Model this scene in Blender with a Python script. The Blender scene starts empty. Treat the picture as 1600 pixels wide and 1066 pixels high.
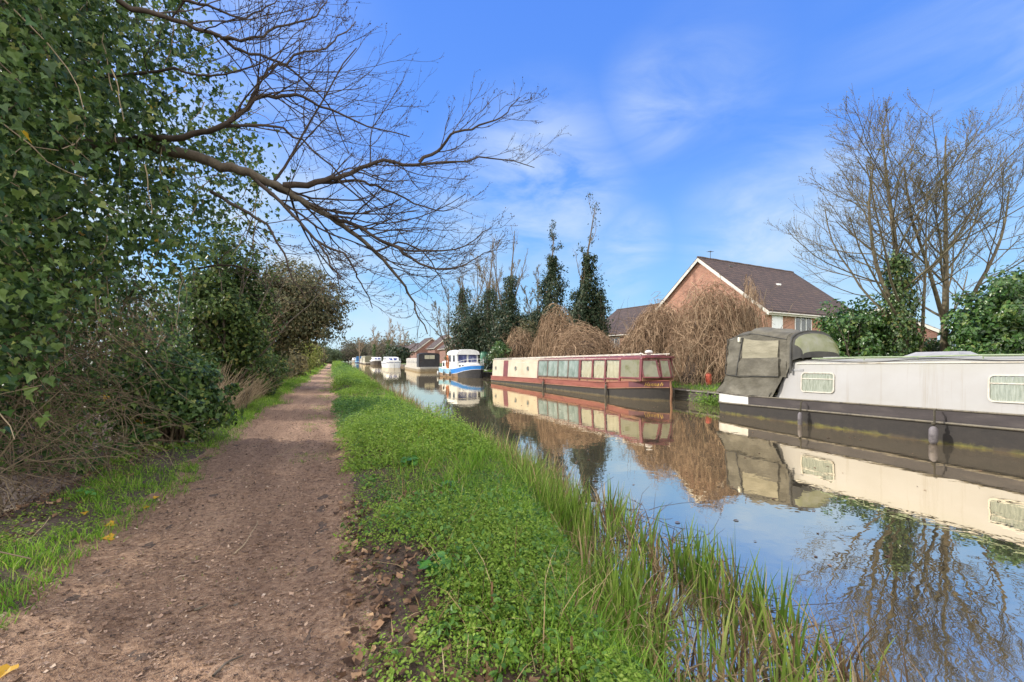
import bpy, math, random
import numpy as np
from mathutils import Vector, Matrix, Euler

SC = bpy.context.scene
COL = SC.collection
rng = np.random.default_rng(7)
random.seed(7)
R = math.radians
PI = math.pi

# ------------------------------------------------------------------ camera
YAW = R(21.8)
CAMZ = 1.45
WATER = -0.40
FX, FY = math.sin(YAW), math.cos(YAW)
RX, RY = FY, -FX
FOC = 700.0
cd = bpy.data.cameras.new('camera')
cam = bpy.data.objects.new('camera', cd)
COL.objects.link(cam)
cam.location = (0, 0, CAMZ)
cam.rotation_euler = (R(90), 0, -YAW)
cd.sensor_width = 36
cd.lens = 36 * FOC / 1600
cd.shift_y = 27 / 1600
cd.clip_start = 0.05
cd.clip_end = 4000
SC.camera = cam


def at(px, py, d):
    """a surveyed point: bearing and height as sighted from the towpath, d metres ahead"""
    t = (px - 800) / FOC
    return np.array([(FX + RX * t) * d, (FY + RY * t) * d, CAMZ + (560 - py) / FOC * d])


def atx(px, X):
    t = (px - 800) / FOC
    d = X / (FX + RX * t)
    return d, (FY + RY * t) * d


# ------------------------------------------------------------------ noise
class SineNoise:
    def __init__(s, seed, n=24, lo=.3, hi=3.0, dim=2):
        r = np.random.default_rng(seed)
        f = np.exp(r.uniform(np.log(lo), np.log(hi), n))
        d = r.normal(size=(n, dim)); d /= np.linalg.norm(d, axis=1)[:, None]
        s.k = d * f[:, None]; s.p = r.uniform(0, 2 * PI, n); s.a = (lo / f) ** .5
        s.a /= np.sqrt((s.a ** 2).sum() / 2)
    def __call__(s, *c):
        c = np.broadcast_arrays(*c)
        out = 0
        for k, p, a in zip(s.k, s.p, s.a):
            ph = p
            for i, x in enumerate(c):
                ph = ph + k[i] * x
            out = out + a * np.sin(ph)
        return out


N1 = SineNoise(1, 20, .5, 4.0)
N2 = SineNoise(2, 20, 3, 16.0)
N3 = SineNoise(3, 12, .15, 1.2, 1)
N3b = SineNoise(4, 14, .4, 5.0, 1)
NF = SineNoise(5, 30, 14, 60.0)
NP = SineNoise(6, 24, .8, 5.0)


def sstep(x, a, b):
    t = np.clip((x - a) / (b - a), 0, 1)
    return t * t * (3 - 2 * t)


def edge_x(y):
    """where the near bank meets the water"""
    return 1.82 + .80 * sstep(y, 1.5, 6.0) + .10 * N3(y) + .06 * N3b(y)


def path_l(y):
    return -1.78 + .10 * N3b(y + 40) + .08 * N3(y + 9)


def path_r(y):
    return .12 + .07 * N3b(y + 80) + .06 * N3(y + 31)


def terrain(x, y):
    x = np.asarray(x, float); y = np.asarray(y, float)
    e = edge_x(y)
    z = np.zeros(np.broadcast(x, y).shape)
    # path: worn slightly hollow
    inp = sstep(x, -2.0, -1.5) * (1 - sstep(x, -.2, .3))
    z = z - .045 * inp + .012 * N1(x * 2, y) * inp + .004 * N2(x * 1.3, y) * inp
    # right verge
    vr = sstep(x, .0, .5) * (1 - sstep(x, e - .7, e))
    z = z + vr * (.05 + .045 * N1(x, y) + .012 * N2(x, y))
    z = z - .46 * sstep(x, e - .75, e + .05) - .8 * sstep(x, e + .05, e + 1.6)
    # left verge and ditch
    vl = sstep(-x, 1.7, 2.2) * (1 - sstep(-x, 2.5, 3.4))
    z = z + vl * (.05 + .04 * N1(x, y))
    z = z - .9 * sstep(-x, 2.55, 4.2) + 1.1 * sstep(-x, 5.5, 9.0)
    # far bank
    far = (x > 14.35)
    z = np.where(far, .08 + .22 * sstep(x, 14.35, 17) + .03 * N1(x, y), z)
    return z


# ------------------------------------------------------------------ tagging
def thing(name, label, cat, loc=(0, 0, 0), rot=(0, 0, 0), group=None):
    o = bpy.data.objects.new(name, None)
    COL.objects.link(o)
    o.empty_display_size = .2
    o.location = loc
    o.rotation_euler = rot
    o['label'] = label
    o['category'] = cat
    if group:
        o['group'] = group
    return o


def tag(o, label=None, cat=None, group=None, kind=None):
    if label: o['label'] = label
    if cat: o['category'] = cat
    if group: o['group'] = group
    if kind: o['kind'] = kind
    return o


# ------------------------------------------------------------------ numpy mesh
def np_mesh(name, chunks, mats, parent=None, smooth=False, local=False):
    """chunks: list of (V (n,3), F (m,k), material index or array)"""
    Vs, loops, starts, mi = [], [], [], []
    off = 0; lo = 0
    for ch in chunks:
        V, F = np.asarray(ch[0], float), np.asarray(ch[1], np.int64)
        m = ch[2] if len(ch) > 2 else 0
        if len(F) == 0: continue
        Vs.append(V.reshape(-1, 3))
        n, k = F.shape
        loops.append((F + off).ravel())
        starts.append(lo + np.arange(n) * k)
        mi.append(np.broadcast_to(np.asarray(m), (n,)))
        off += len(Vs[-1]); lo += n * k
    V = np.concatenate(Vs); L = np.concatenate(loops); S = np.concatenate(starts); MI = np.concatenate(mi)
    if parent is not None and not local:
        V = V - np.array(parent.location)
    me = bpy.data.meshes.new(name)
    me.vertices.add(len(V)); me.vertices.foreach_set('co', V.astype(np.float32).ravel())
    me.loops.add(len(L)); me.loops.foreach_set('vertex_index', L.astype(np.int32))
    me.polygons.add(len(S)); me.polygons.foreach_set('loop_start', S.astype(np.int32))
    me.update(calc_edges=True)
    me.polygons.foreach_set('material_index', MI.astype(np.int32))
    me.polygons.foreach_set('use_smooth', np.full(len(S), bool(smooth)))
    for m in (mats if isinstance(mats, (list, tuple)) else [mats]):
        me.materials.append(m)
    o = bpy.data.objects.new(name, me)
    COL.objects.link(o)
    if parent is not None:
        o.parent = parent
    return o


def unit(v):
    v = np.asarray(v, float)
    return v / np.maximum(np.linalg.norm(v, axis=-1, keepdims=True), 1e-9)


def tubes(chains, sides=4):
    """chains: list of (pts (n,3), radii (n,)) -> list of (V,F)"""
    groups = {}
    for p, r in chains:
        groups.setdefault(len(p), []).append((p, r))
    out = []
    for n, lst in groups.items():
        P = np.stack([a for a, _ in lst]); Rr = np.stack([np.asarray(b, float) for _, b in lst])
        T = np.gradient(P, axis=1); T = unit(T)
        ref = np.where(np.abs(T[:, :1, 2:3]) > .8, np.array([1., .13, 0]), np.array([.05, .02, 1.]))
        ref = np.broadcast_to(ref, T.shape)
        U = unit(np.cross(T, ref)); W = np.cross(T, U)
        a = np.arange(sides) * 2 * PI / sides
        V = P[:, :, None, :] + Rr[:, :, None, None] * (np.cos(a)[:, None] * U[:, :, None, :] + np.sin(a)[:, None] * W[:, :, None, :])
        M = len(lst)
        i = np.arange(n - 1)[:, None] * sides; j = np.arange(sides)[None, :]; j2 = (j + 1) % sides
        q = np.stack([i + j, i + j2, i + sides + j2, i + sides + j], -1).reshape(-1, 4)
        F = (q[None] + (np.arange(M) * n * sides)[:, None, None]).reshape(-1, 4)
        out.append((V.reshape(-1, 3), F))
    return out


# leaf templates: (verts in leaf plane: x across, y along, z up), tris
IVY = (np.array([[0, 0, 0], [0, .45, -.04], [0, 1, 0], [.32, -.14, .05], [.55, .16, .10], [.27, .40, .05],
                 [-.32, -.14, .05], [-.55, .16, .10], [-.27, .40, .05]]) * [1, 1, 1] - [0, .3, 0],
       np.array([[0, 3, 4], [0, 4, 5], [0, 5, 1], [1, 5, 2], [0, 7, 6], [0, 8, 7], [0, 1, 8], [1, 2, 8]]))
OVAL = (np.array([[0, 0, 0], [.30, .3, .08], [.24, .7, .07], [0, 1, -.05], [-.24, .7, .07], [-.30, .3, .08]]),
        np.array([[0, 1, 2], [0, 2, 3], [0, 3, 4], [0, 4, 5]]))
RHOMB = (np.array([[0, 0, 0], [.28, .45, .06], [0, 1, 0], [-.28, .45, .06]]), np.array([[0, 1, 2], [0, 2, 3]]))
NARROW = (np.array([[0, 0, 0], [.10, .5, .02], [0, 1, -.03], [-.10, .5, .02]]), np.array([[0, 1, 2], [0, 2, 3]]))
DRY = (np.array([[0, 0, .02], [.34, .22, .16], [.26, .62, .02], [0, 1, .22], [-.30, .68, .0], [-.36, .25, .20], [0, .5, -.06]]),
       np.array([[0, 1, 6], [1, 2, 6], [2, 3, 6], [3, 4, 6], [4, 5, 6], [5, 0, 6]]))


def leaves(C, Nrm, size, tpl=RHOMB, jit=.5, hang=None, r=None):
    """C centres, Nrm rough face normals, size scalar/array; hang: preferred tip direction"""
    r = r or rng
    C = np.asarray(C, float); n = len(C)
    size = np.broadcast_to(np.asarray(size, float), (n,))
    Nn = unit(unit(Nrm) + r.normal(size=(n, 3)) * jit)
    if hang is None:
        D = r.normal(size=(n, 3))
    else:
        D = np.broadcast_to(np.asarray(hang, float), (n, 3)) + r.normal(size=(n, 3)) * .45
    Y = unit(D - (D * Nn).sum(1)[:, None] * Nn)
    X = np.cross(Y, Nn)
    tv, tf = tpl
    V = C[:, None, :] + size[:, None, None] * (tv[None, :, 0:1] * X[:, None] + tv[None, :, 1:2] * Y[:, None] + tv[None, :, 2:3] * Nn[:, None])
    F = (tf[None] + (np.arange(n) * len(tv))[:, None, None]).reshape(-1, 3)
    return V.reshape(-1, 3), F


def blades(B, h, w, az, lean, curl, segs=3, r=None):
    """grass / reed blades. B bases (n,3); lean, curl in radians; az azimuth"""
    n = len(B)
    h, w, az, lean, curl = [np.broadcast_to(np.asarray(q, float), (n,)) for q in (h, w, az, lean, curl)]
    dirx = np.stack([np.cos(az), np.sin(az), np.zeros(n)], 1)
    side = np.stack([-np.sin(az), np.cos(az), np.zeros(n)], 1)
    rot = (r or rng).uniform(0, PI, n)
    side = side * np.cos(rot)[:, None] + dirx * np.sin(rot)[:, None]
    P = np.array(B, float); rows = []
    for k in range(segs + 1):
        f = k / segs
        ww = w * (1 - f ** 1.8) * .5 + .0004
        rows.append(P - side * ww[:, None]); rows.append(P + side * ww[:, None])
        a = lean + curl * f
        P = P + (h / segs)[:, None] * (dirx * np.sin(a)[:, None] + np.array([0, 0, 1.])[None] * np.cos(a)[:, None])
    V = np.stack(rows, 1)
    q = np.array([[2 * k, 2 * k + 1, 2 * k + 3, 2 * k + 2] for k in range(segs)])
    F = (q[None] + (np.arange(n) * (2 * segs + 2))[:, None, None]).reshape(-1, 4)
    return V.reshape(-1, 3), F


def blob(center, radii, n, inner=.55, lump=.18, clumps=0, csize=.28, zmin=None, r=None):
    """leaf positions + outward normals through an uneven crown"""
    r = r or rng
    c = np.asarray(center, float); rad = np.asarray(radii, float)
    if clumps:
        d = unit(r.normal(size=(clumps, 3)))
        k = c + d * rad * r.uniform(.45, .98, clumps)[:, None]
        cs = csize * rad.mean() * r.uniform(.5, 1.35, clumps)
        idx = r.integers(0, clumps, n)
        dd = unit(r.normal(size=(n, 3)))
        P = k[idx] + dd * cs[idx][:, None] * (r.uniform(.25, 1, n) ** .5)[:, None] * np.array([1, 1, .8])
        Nn = unit(dd * .6 + unit(P - c) * .7 + [0, 0, .35])
    else:
        d = unit(r.normal(size=(n, 3)))
        nz = SineNoise(int(r.integers(1e6)), 14, 1.5, 7, 3)
        f = r.uniform(inner, 1, n) ** .6 * (1 + lump * nz(d[:, 0], d[:, 1], d[:, 2]))
        P = c + d * rad * f[:, None]
        Nn = unit(d + [0, 0, .35])
    if zmin is not None:
        ok = P[:, 2] > zmin
        P, Nn = P[ok], Nn[ok]
    return P, Nn


def chain(p0, d0, length, n, r0, r1, wob=.15, trop=(0, 0, 0), r=None):
    r = r or rng
    p = np.array(p0, float); d = unit(np.array(d0, float))
    pts = [p.copy()]
    st = length / (n - 1)
    tr = np.array(trop, float)
    for i in range(n - 1):
        d = unit(d + r.normal(size=3) * wob + tr / (n - 1))
        p = p + d * st
        pts.append(p.copy())
    f = np.linspace(0, 1, n)
    return np.array(pts), r0 + (r1 - r0) * f ** .8


def sub_branches(parent, count, lf, ang, rf, n=6, wob=.16, trop=(0, 0, .25), lo=.2, hi=1.0, rmin=.004, r=None, plane=None):
    """side shoots off one chain: returns chains"""
    r = r or rng
    P, Rr = parent
    seg = np.linalg.norm(np.diff(P, axis=0), axis=1); L = seg.sum()
    out = []
    for k in range(count):
        f = lo + (hi - lo) * (k + r.uniform(0, 1)) / count
        x = f * (len(P) - 1); i = min(int(x), len(P) - 2); u = x - i
        p = P[i] * (1 - u) + P[i + 1] * u
        rad = Rr[i] * (1 - u) + Rr[i + 1] * u
        t = unit(P[i + 1] - P[i])
        a = unit(np.cross(t, r.normal(size=3)))
        if plane is not None:
            a = unit(a + np.array(plane) * 1.0)
        an = ang * r.uniform(.65, 1.35)
        d = t * math.cos(an) + a * math.sin(an)
        ln = L * lf * r.uniform(.55, 1.25) * (1.15 - .6 * f)
        r0 = max(rad * rf, rmin)
        out.append(chain(p, d, ln, n, r0, max(r0 * .35, rmin * .6), wob, trop, r))
    return out


def poly_chain(pts, r0, r1, n=None, wob=0.0):
    """smooth chain through given points (Catmull-Rom)"""
    P = np.array(pts, float)
    n = n or (len(P) * 3)
    Q = np.vstack([2 * P[0] - P[1], P, 2 * P[-1] - P[-2]])
    out = []
    for s in np.linspace(0, len(P) - 1, n):
        i = min(int(s), len(P) - 2); u = s - i
        a, b, c, d = Q[i], Q[i + 1], Q[i + 2], Q[i + 3]
        out.append(.5 * ((2 * b) + (-a + c) * u + (2 * a - 5 * b + 4 * c - d) * u * u + (-a + 3 * b - 3 * c + d) * u ** 3))
    out = np.array(out)
    if wob: out[1:-1] += rng.normal(size=(n - 2, 3)) * wob
    f = np.linspace(0, 1, n)
    return out, r0 + (r1 - r0) * f ** .8


# ------------------------------------------------------------------ small mesh builder
class MB:
    def __init__(s): s.v = []; s.f = []; s.m = []; s.sm = []
    def add(s, vs, fs, m=0, smooth=False):
        o = len(s.v); s.v += [tuple(map(float, q)) for q in vs]
        for f in fs:
            s.f.append([o + i for i in f]); s.m.append(m); s.sm.append(smooth)
        return s
    def box(s, x0, x1, y0, y1, z0, z1, m=0, M=None):
        vs = [(x, y, z) for x in (x0, x1) for y in (y0, y1) for z in (z0, z1)]
        if M is not None: vs = [tuple(M @ Vector(q)) for q in vs]
        return s.add(vs, [(0, 1, 3, 2), (4, 6, 7, 5), (0, 4, 5, 1), (2, 3, 7, 6), (0, 2, 6, 4), (1, 5, 7, 3)], m)
    def poly(s, pts, m=0): return s.add(pts, [list(range(len(pts)))], m)
    def loft(s, secs, m=0, close=False, caps=True, smooth=False, matf=None):
        n = len(secs[0]); vs = [p for q in secs for p in q]
        o = len(s.v); s.v += [tuple(map(float, q)) for q in vs]
        for i in range(len(secs) - 1):
            for j in range(n if close else n - 1):
                k = (j + 1) % n
                s.f.append([o + i * n + j, o + i * n + k, o + (i + 1) * n + k, o + (i + 1) * n + j])
                s.m.append(matf(i, j) if matf else m); s.sm.append(smooth)
        if caps:
            s.f.append([o + j for j in range(n)][::-1]); s.m.append(matf(0, 0) if matf else m); s.sm.append(False)
            s.f.append([o + (len(secs) - 1) * n + j for j in range(n)]); s.m.append(matf(len(secs) - 2, 0) if matf else m); s.sm.append(False)
        return s
    def tube(s, pts, r, k=8, m=0, smooth=True):
        P = np.array(pts, float); rr = np.broadcast_to(np.asarray(r, float), (len(P),))
        (V, F), = tubes([(P, rr)], k)
        s.add(V, F, m, smooth)
        s.add(V[:k], [list(range(k))[::-1]], m); s.add(V[-k:], [list(range(k))], m)
        return s
    def lathe(s, prof, c=(0, 0, 0), k=14, m=0, smooth=True, axis='z'):
        vs = []
        for r_, h in prof:
            for i in range(k):
                a = 2 * PI * i / k
                q = (r_ * math.cos(a), r_ * math.sin(a), h)
                if axis == 'y': q = (q[0], q[2], q[1])
                if axis == 'x': q = (q[2], q[0], q[1])
                vs.append((q[0] + c[0], q[1] + c[1], q[2] + c[2]))
        fs = [[i * k + j, i * k + (j + 1) % k, (i + 1) * k + (j + 1) % k, (i + 1) * k + j] for i in range(len(prof) - 1) for j in range(k)]
        fs.append([j for j in range(k)][::-1]); fs.append([(len(prof) - 1) * k + j for j in range(k)])
        return s.add(vs, fs, m, smooth)
    def build(s, name, mats, parent=None, bevel=0, world=False):
        me = bpy.data.meshes.new(name)
        vs = s.v
        if parent is not None and world:
            l = parent.location; vs = [(x - l[0], y - l[1], z - l[2]) for x, y, z in vs]
        me.from_pydata(vs, [], s.f)
        for m in (mats if isinstance(mats, (list, tuple)) else [mats]): me.materials.append(m)
        me.polygons.foreach_set('material_index', s.m)
        me.polygons.foreach_set('use_smooth', s.sm)
        me.update()
        import bmesh
        bm = bmesh.new(); bm.from_mesh(me)
        bmesh.ops.recalc_face_normals(bm, faces=bm.faces)
        if bevel:
            bmesh.ops.bevel(bm, geom=[e for e in bm.edges if len(e.link_faces) == 2 and e.calc_face_angle(0) > .6], offset=bevel, segments=2, affect='EDGES', profile=.5, clamp_overlap=True)
        bm.to_mesh(me); bm.free()
        o = bpy.data.objects.new(name, me)
        COL.objects.link(o)
        if parent is not None: o.parent = parent
        return o


# ------------------------------------------------------------------ materials
def new_mat(name):
    m = bpy.data.materials.new(name); m.use_nodes = True
    nt = m.node_tree
    return m, nt, nt.nodes['Principled BSDF'], nt.nodes['Material Output']


def ramp(nt, stops):
    n = nt.nodes.new('ShaderNodeValToRGB')
    e = n.color_ramp.elements
    while len(e) < len(stops): e.new(.5)
    for q, (p, c) in zip(e, stops):
        q.position = p; q.color = (*c, 1) if len(c) == 3 else c
    return n


def noise(nt, scale, detail=4, rough=.6, vec=None, coord='Object'):
    if vec is None:
        tc = nt.nodes.new('ShaderNodeTexCoord'); vec = tc.outputs[coord]
    n = nt.nodes.new('ShaderNodeTexNoise')
    n.inputs['Scale'].default_value = scale; n.inputs['Detail'].default_value = detail; n.inputs['Roughness'].default_value = rough
    nt.links.new(vec, n.inputs['Vector'])
    return n


def mat(name, stops, scale=6, rough=.7, bump=0.0, bscale=None, metal=0, detail=5, stretch=None, spec=.4, lo=.3, hi=.7, bdist=.02):
    """mottled surface: colours spread by noise"""
    m, nt, p, out = new_mat(name)
    tc = nt.nodes.new('ShaderNodeTexCoord'); vec = tc.outputs['Object']
    if stretch:
        mp = nt.nodes.new('ShaderNodeMapping'); mp.inputs['Scale'].default_value = stretch
        nt.links.new(vec, mp.inputs['Vector']); vec = mp.outputs[0]
    if not isinstance(stops[0], (list, tuple)): stops = [stops]
    n = noise(nt, scale, detail, .62, vec)
    k = len(stops)
    rp = ramp(nt, [(lo + (hi - lo) * i / max(k - 1, 1), c) for i, c in enumerate(stops)])
    nt.links.new(n.outputs['Fac'], rp.inputs[0]); nt.links.new(rp.outputs[0], p.inputs['Base Color'])
    p.inputs['Roughness'].default_value = rough; p.inputs['Metallic'].default_value = metal
    p.inputs['Specular IOR Level'].default_value = spec
    if bump:
        n2 = noise(nt, bscale or scale * 4, 4, .6, vec)
        b = nt.nodes.new('ShaderNodeBump'); b.inputs['Strength'].default_value = bump; b.inputs['Distance'].default_value = bdist
        nt.links.new(n2.outputs['Fac'], b.inputs['Height']); nt.links.new(b.outputs[0], p.inputs['Normal'])
    return m


def leaf_mat(name, stops, rough=.45, trans=.35, spec=.4):
    m, nt, p, out = new_mat(name)
    g = nt.nodes.new('ShaderNodeNewGeometry')
    k = len(stops)
    st = stops if isinstance(stops[0][0], (int, float)) and len(stops[0]) == 2 else [(i / max(k - 1, 1), c) for i, c in enumerate(stops)]
    rp = ramp(nt, st)
    nt.links.new(g.outputs['Random Per Island'], rp.inputs[0]); nt.links.new(rp.outputs[0], p.inputs['Base Color'])
    p.inputs['Roughness'].default_value = rough; p.inputs['Specular IOR Level'].default_value = spec
    t = nt.nodes.new('ShaderNodeBsdfTranslucent'); nt.links.new(rp.outputs[0], t.inputs['Color'])
    mx = nt.nodes.new('ShaderNodeMixShader'); mx.inputs[0].default_value = trans
    nt.links.new(p.outputs[0], mx.inputs[1]); nt.links.new(t.outputs[0], mx.inputs[2]); nt.links.new(mx.outputs[0], out.inputs['Surface'])
    return m


def glass_mat(name, tint=(.95, .97, .96), mixf=.12, rough=.03):
    m, nt, p, out = new_mat(name)
    nt.nodes.remove(p)
    tr = nt.nodes.new('ShaderNodeBsdfTransparent'); tr.inputs[0].default_value = (*tint, 1)
    gl = nt.nodes.new('ShaderNodeBsdfGlossy'); gl.inputs['Roughness'].default_value = rough
    fr = nt.nodes.new('ShaderNodeLayerWeight'); pw = nt.nodes.new('ShaderNodeMath'); pw.operation = 'POWER'; pw.inputs[1].default_value = 4; nt.links.new(fr.outputs['Facing'], pw.inputs[0]); fr = pw
    ad = nt.nodes.new('ShaderNodeMath'); ad.operation = 'MULTIPLY_ADD'; ad.inputs[1].default_value = .7; ad.inputs[2].default_value = mixf
    nt.links.new(fr.outputs[0], ad.inputs[0])
    mx = nt.nodes.new('ShaderNodeMixShader')
    nt.links.new(ad.outputs[0], mx.inputs[0]); nt.links.new(tr.outputs[0], mx.inputs[1]); nt.links.new(gl.outputs[0], mx.inputs[2])
    nt.links.new(mx.outputs[0], out.inputs['Surface'])
    return m


def brick_mat(name, c1=(.36, .155, .095), c2=(.26, .10, .062), mortar=(.38, .31, .25)):
    m, nt, p, out = new_mat(name)
    tc = nt.nodes.new('ShaderNodeTexCoord'); sp = nt.nodes.new('ShaderNodeSeparateXYZ'); nt.links.new(tc.outputs['Object'], sp.inputs[0])
    ad = nt.nodes.new('ShaderNodeMath'); nt.links.new(sp.outputs[0], ad.inputs[0]); nt.links.new(sp.outputs[1], ad.inputs[1])
    cb = nt.nodes.new('ShaderNodeCombineXYZ'); nt.links.new(ad.outputs[0], cb.inputs[0]); nt.links.new(sp.outputs[2], cb.inputs[1])
    b = nt.nodes.new('ShaderNodeTexBrick')
    b.inputs['Scale'].default_value = 1; b.inputs['Brick Width'].default_value = .225; b.inputs['Row Height'].default_value = .075
    b.inputs['Mortar Size'].default_value = .009; b.inputs['Color1'].default_value = (*c1, 1); b.inputs['Color2'].default_value = (*c2, 1); b.inputs['Mortar'].default_value = (*mortar, 1)
    nt.links.new(cb.outputs[0], b.inputs['Vector'])
    n = noise(nt, .8, 5, .6, tc.outputs['Object'])
    rp = ramp(nt, [(.3, (.78, .76, .74)), (.7, (1.12, 1.08, 1.05))]); nt.links.new(n.outputs['Fac'], rp.inputs[0])
    mx = nt.nodes.new('ShaderNodeMix'); mx.data_type = 'RGBA'; mx.blend_type = 'MULTIPLY'; mx.inputs[0].default_value = 1
    nt.links.new(b.outputs[0], mx.inputs[6]); nt.links.new(rp.outputs[0], mx.inputs[7]); nt.links.new(mx.outputs[2], p.inputs['Base Color'])
    p.inputs['Roughness'].default_value = .9
    return m


def tile_mat(name, c1=(.105, .064, .05), c2=(.058, .037, .031), course=.24):
    """roof tiles: courses by height, tiles along the eave, with lichen specks"""
    m, nt, p, out = new_mat(name)
    tc = nt.nodes.new('ShaderNodeTexCoord'); sp = nt.nodes.new('ShaderNodeSeparateXYZ'); nt.links.new(tc.outputs['Object'], sp.inputs[0])
    cb = nt.nodes.new('ShaderNodeCombineXYZ'); nt.links.new(sp.outputs[0], cb.inputs[0]); nt.links.new(sp.outputs[2], cb.inputs[1])
    b = nt.nodes.new('ShaderNodeTexBrick'); b.inputs['Scale'].default_value = 1
    b.inputs['Brick Width'].default_value = .33; b.inputs['Row Height'].default_value = course
    b.inputs['Mortar Size'].default_value = .03; b.inputs['Mortar Smooth'].default_value = .6
    b.inputs['Color1'].default_value = (*c1, 1); b.inputs['Color2'].default_value = (*c2, 1); b.inputs['Mortar'].default_value = (.022, .017, .016, 1)
    nt.links.new(cb.outputs[0], b.inputs['Vector'])
    n = noise(nt, 5, 6, .7, tc.outputs['Object'])
    rp = ramp(nt, [(.62, (0, 0, 0)), (.74, (1, 1, 1))]); nt.links.new(n.outputs['Fac'], rp.inputs[0])
    ml = nt.nodes.new('ShaderNodeMath'); ml.operation = 'MULTIPLY'; ml.inputs[1].default_value = .55; nt.links.new(rp.outputs[0], ml.inputs[0])
    mx = nt.nodes.new('ShaderNodeMix'); mx.data_type = 'RGBA'
    nt.links.new(ml.outputs[0], mx.inputs[0]); nt.links.new(b.outputs[0], mx.inputs[6]); mx.inputs[7].default_value = (.20, .17, .11, 1)
    nt.links.new(mx.outputs[2], p.inputs['Base Color']); p.inputs['Roughness'].default_value = .85
    bp = nt.nodes.new('ShaderNodeBump'); bp.inputs['Strength'].default_value = .8; bp.inputs['Distance'].default_value = .04; bp.invert = True
    nt.links.new(b.outputs['Fac'], bp.inputs['Height']); nt.links.new(bp.outputs[0], p.inputs['Normal'])
    return m


M = {}
M['bark'] = mat('bark', [(.045, .036, .027), (.10, .08, .058), (.15, .13, .10)], 9, .9, .6, 30, stretch=(1, 1, .35))
M['twig'] = mat('twig', [(.035, .025, .02), (.075, .055, .042)], 5, .85)
M['green_bark'] = mat('green_bark', [(.075, .065, .038), (.125, .10, .065), (.10, .10, .048)], 4, .9, .5, 25)
M['pale_twig'] = mat('pale_twig', [(.22, .175, .11), (.36, .28, .18)], 3, .85)
M['dead_vine'] = leaf_mat('dead_vine', [(.10, .065, .042), (.28, .185, .115), (.47, .345, .225)], .9, .1, .15)
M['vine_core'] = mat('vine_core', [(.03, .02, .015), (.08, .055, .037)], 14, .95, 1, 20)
M['hedge_twig'] = leaf_mat('hedge_twig', [(.085, .06, .042), (.17, .13, .085), (.28, .22, .145)], .9, .05, .15)
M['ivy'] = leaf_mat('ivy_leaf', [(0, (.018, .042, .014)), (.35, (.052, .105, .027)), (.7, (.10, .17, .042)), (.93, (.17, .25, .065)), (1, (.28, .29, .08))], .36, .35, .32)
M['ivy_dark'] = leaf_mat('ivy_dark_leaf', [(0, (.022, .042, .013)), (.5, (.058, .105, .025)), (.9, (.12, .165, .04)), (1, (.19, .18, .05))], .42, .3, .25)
M['yellow_leaf'] = leaf_mat('yellow_leaf', [(.62, .40, .03), (.50, .27, .03)], .5, .35)
M['olive'] = leaf_mat('olive_leaf', [(0, (.06, .07, .032)), (.5, (.11, .115, .05)), (.8, (.16, .14, .065)), (1, (.19, .14, .075))], .5, .3)
M['scrub'] = leaf_mat('scrub_leaf', [(0, (.10, .10, .045)), (.5, (.20, .17, .085)), (1, (.30, .25, .10))], .6, .4)
M['laurel'] = leaf_mat('laurel_leaf', [(0, (.03, .075, .018)), (.5, (.06, .135, .03)), (.85, (.10, .18, .04)), (1, (.20, .25, .07))], .28, .25, .6)
M['far_green'] = leaf_mat('far_green', [(.05, .075, .035), (.09, .12, .05)], .6, .2)
M['nettle_dark'] = leaf_mat('nettle_dark_leaf', [(0, (.045, .115, .02)), (.6, (.09, .20, .035)), (1, (.15, .28, .05))], .45, .35, .4)
M['nettle'] = leaf_mat('nettle_leaf', [(0, (.08, .155, .022)), (.5, (.15, .265, .036)), (.9, (.21, .335, .05)), (1, (.30, .38, .10))], .5, .4, .35)
M['cleaver'] = leaf_mat('cleaver_leaf', [(0, (.15, .27, .03)), (.6, (.24, .37, .045)), (1, (.34, .44, .09))], .5, .42, .3)
M['grass'] = leaf_mat('grass_blade', [(0, (.08, .19, .016)), (.5, (.17, .34, .03)), (.88, (.28, .44, .05)), (1, (.46, .40, .15))], .5, .4, .3)
M['reed'] = leaf_mat('reed_blade', [(0, (.08, .16, .02)), (.5, (.19, .31, .04)), (.85, (.31, .43, .07)), (1, (.44, .46, .14))], .42, .35, .4)
M['dry_reed'] = leaf_mat('dry_reed', [(0, (.10, .065, .04)), (.4, (.27, .18, .09)), (.8, (.45, .33, .17)), (1, (.55, .43, .25))], .7, .25, .2)
M['litter'] = leaf_mat('leaf_litter', [(0, (.05, .03, .022)), (.5, (.14, .085, .055)), (.85, (.28, .17, .10)), (1, (.42, .28, .16))], .8, .1, .2)
M['chips'] = leaf_mat('path_chips', [(0, (.06, .04, .03)), (.45, (.17, .115, .085)), (.8, (.30, .205, .15)), (.97, (.40, .29, .21)), (1, (.46, .37, .29))], .85, 0, .2)
M['white_upvc'] = mat('white_upvc', [(.72, .72, .72), (.8, .8, .8)], 3, .35)
M['window_dark'] = mat('window_dark', [(.03, .035, .045), (.09, .10, .12)], .7, .06, spec=.8)
M['brick'] = brick_mat('house_brick')
M['brick_far'] = brick_mat('far_brick', (.23, .09, .065), (.17, .065, .05), (.30, .25, .21))
M['tile'] = tile_mat('roof_tile')
M['tile_far'] = tile_mat('far_roof_tile', (.085, .055, .047), (.055, .038, .034))
M['barge'] = mat('barge_board', [(.46, .44, .39), (.58, .56, .50)], 2, .6)
M['black_iron'] = mat('black_iron', [(.015, .015, .017), (.05, .047, .046)], 9, .5, .2, 30)
M['rope'] = mat('rope', [(.035, .03, .022), (.09, .08, .055)], 40, .95, .6, 120)

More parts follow.
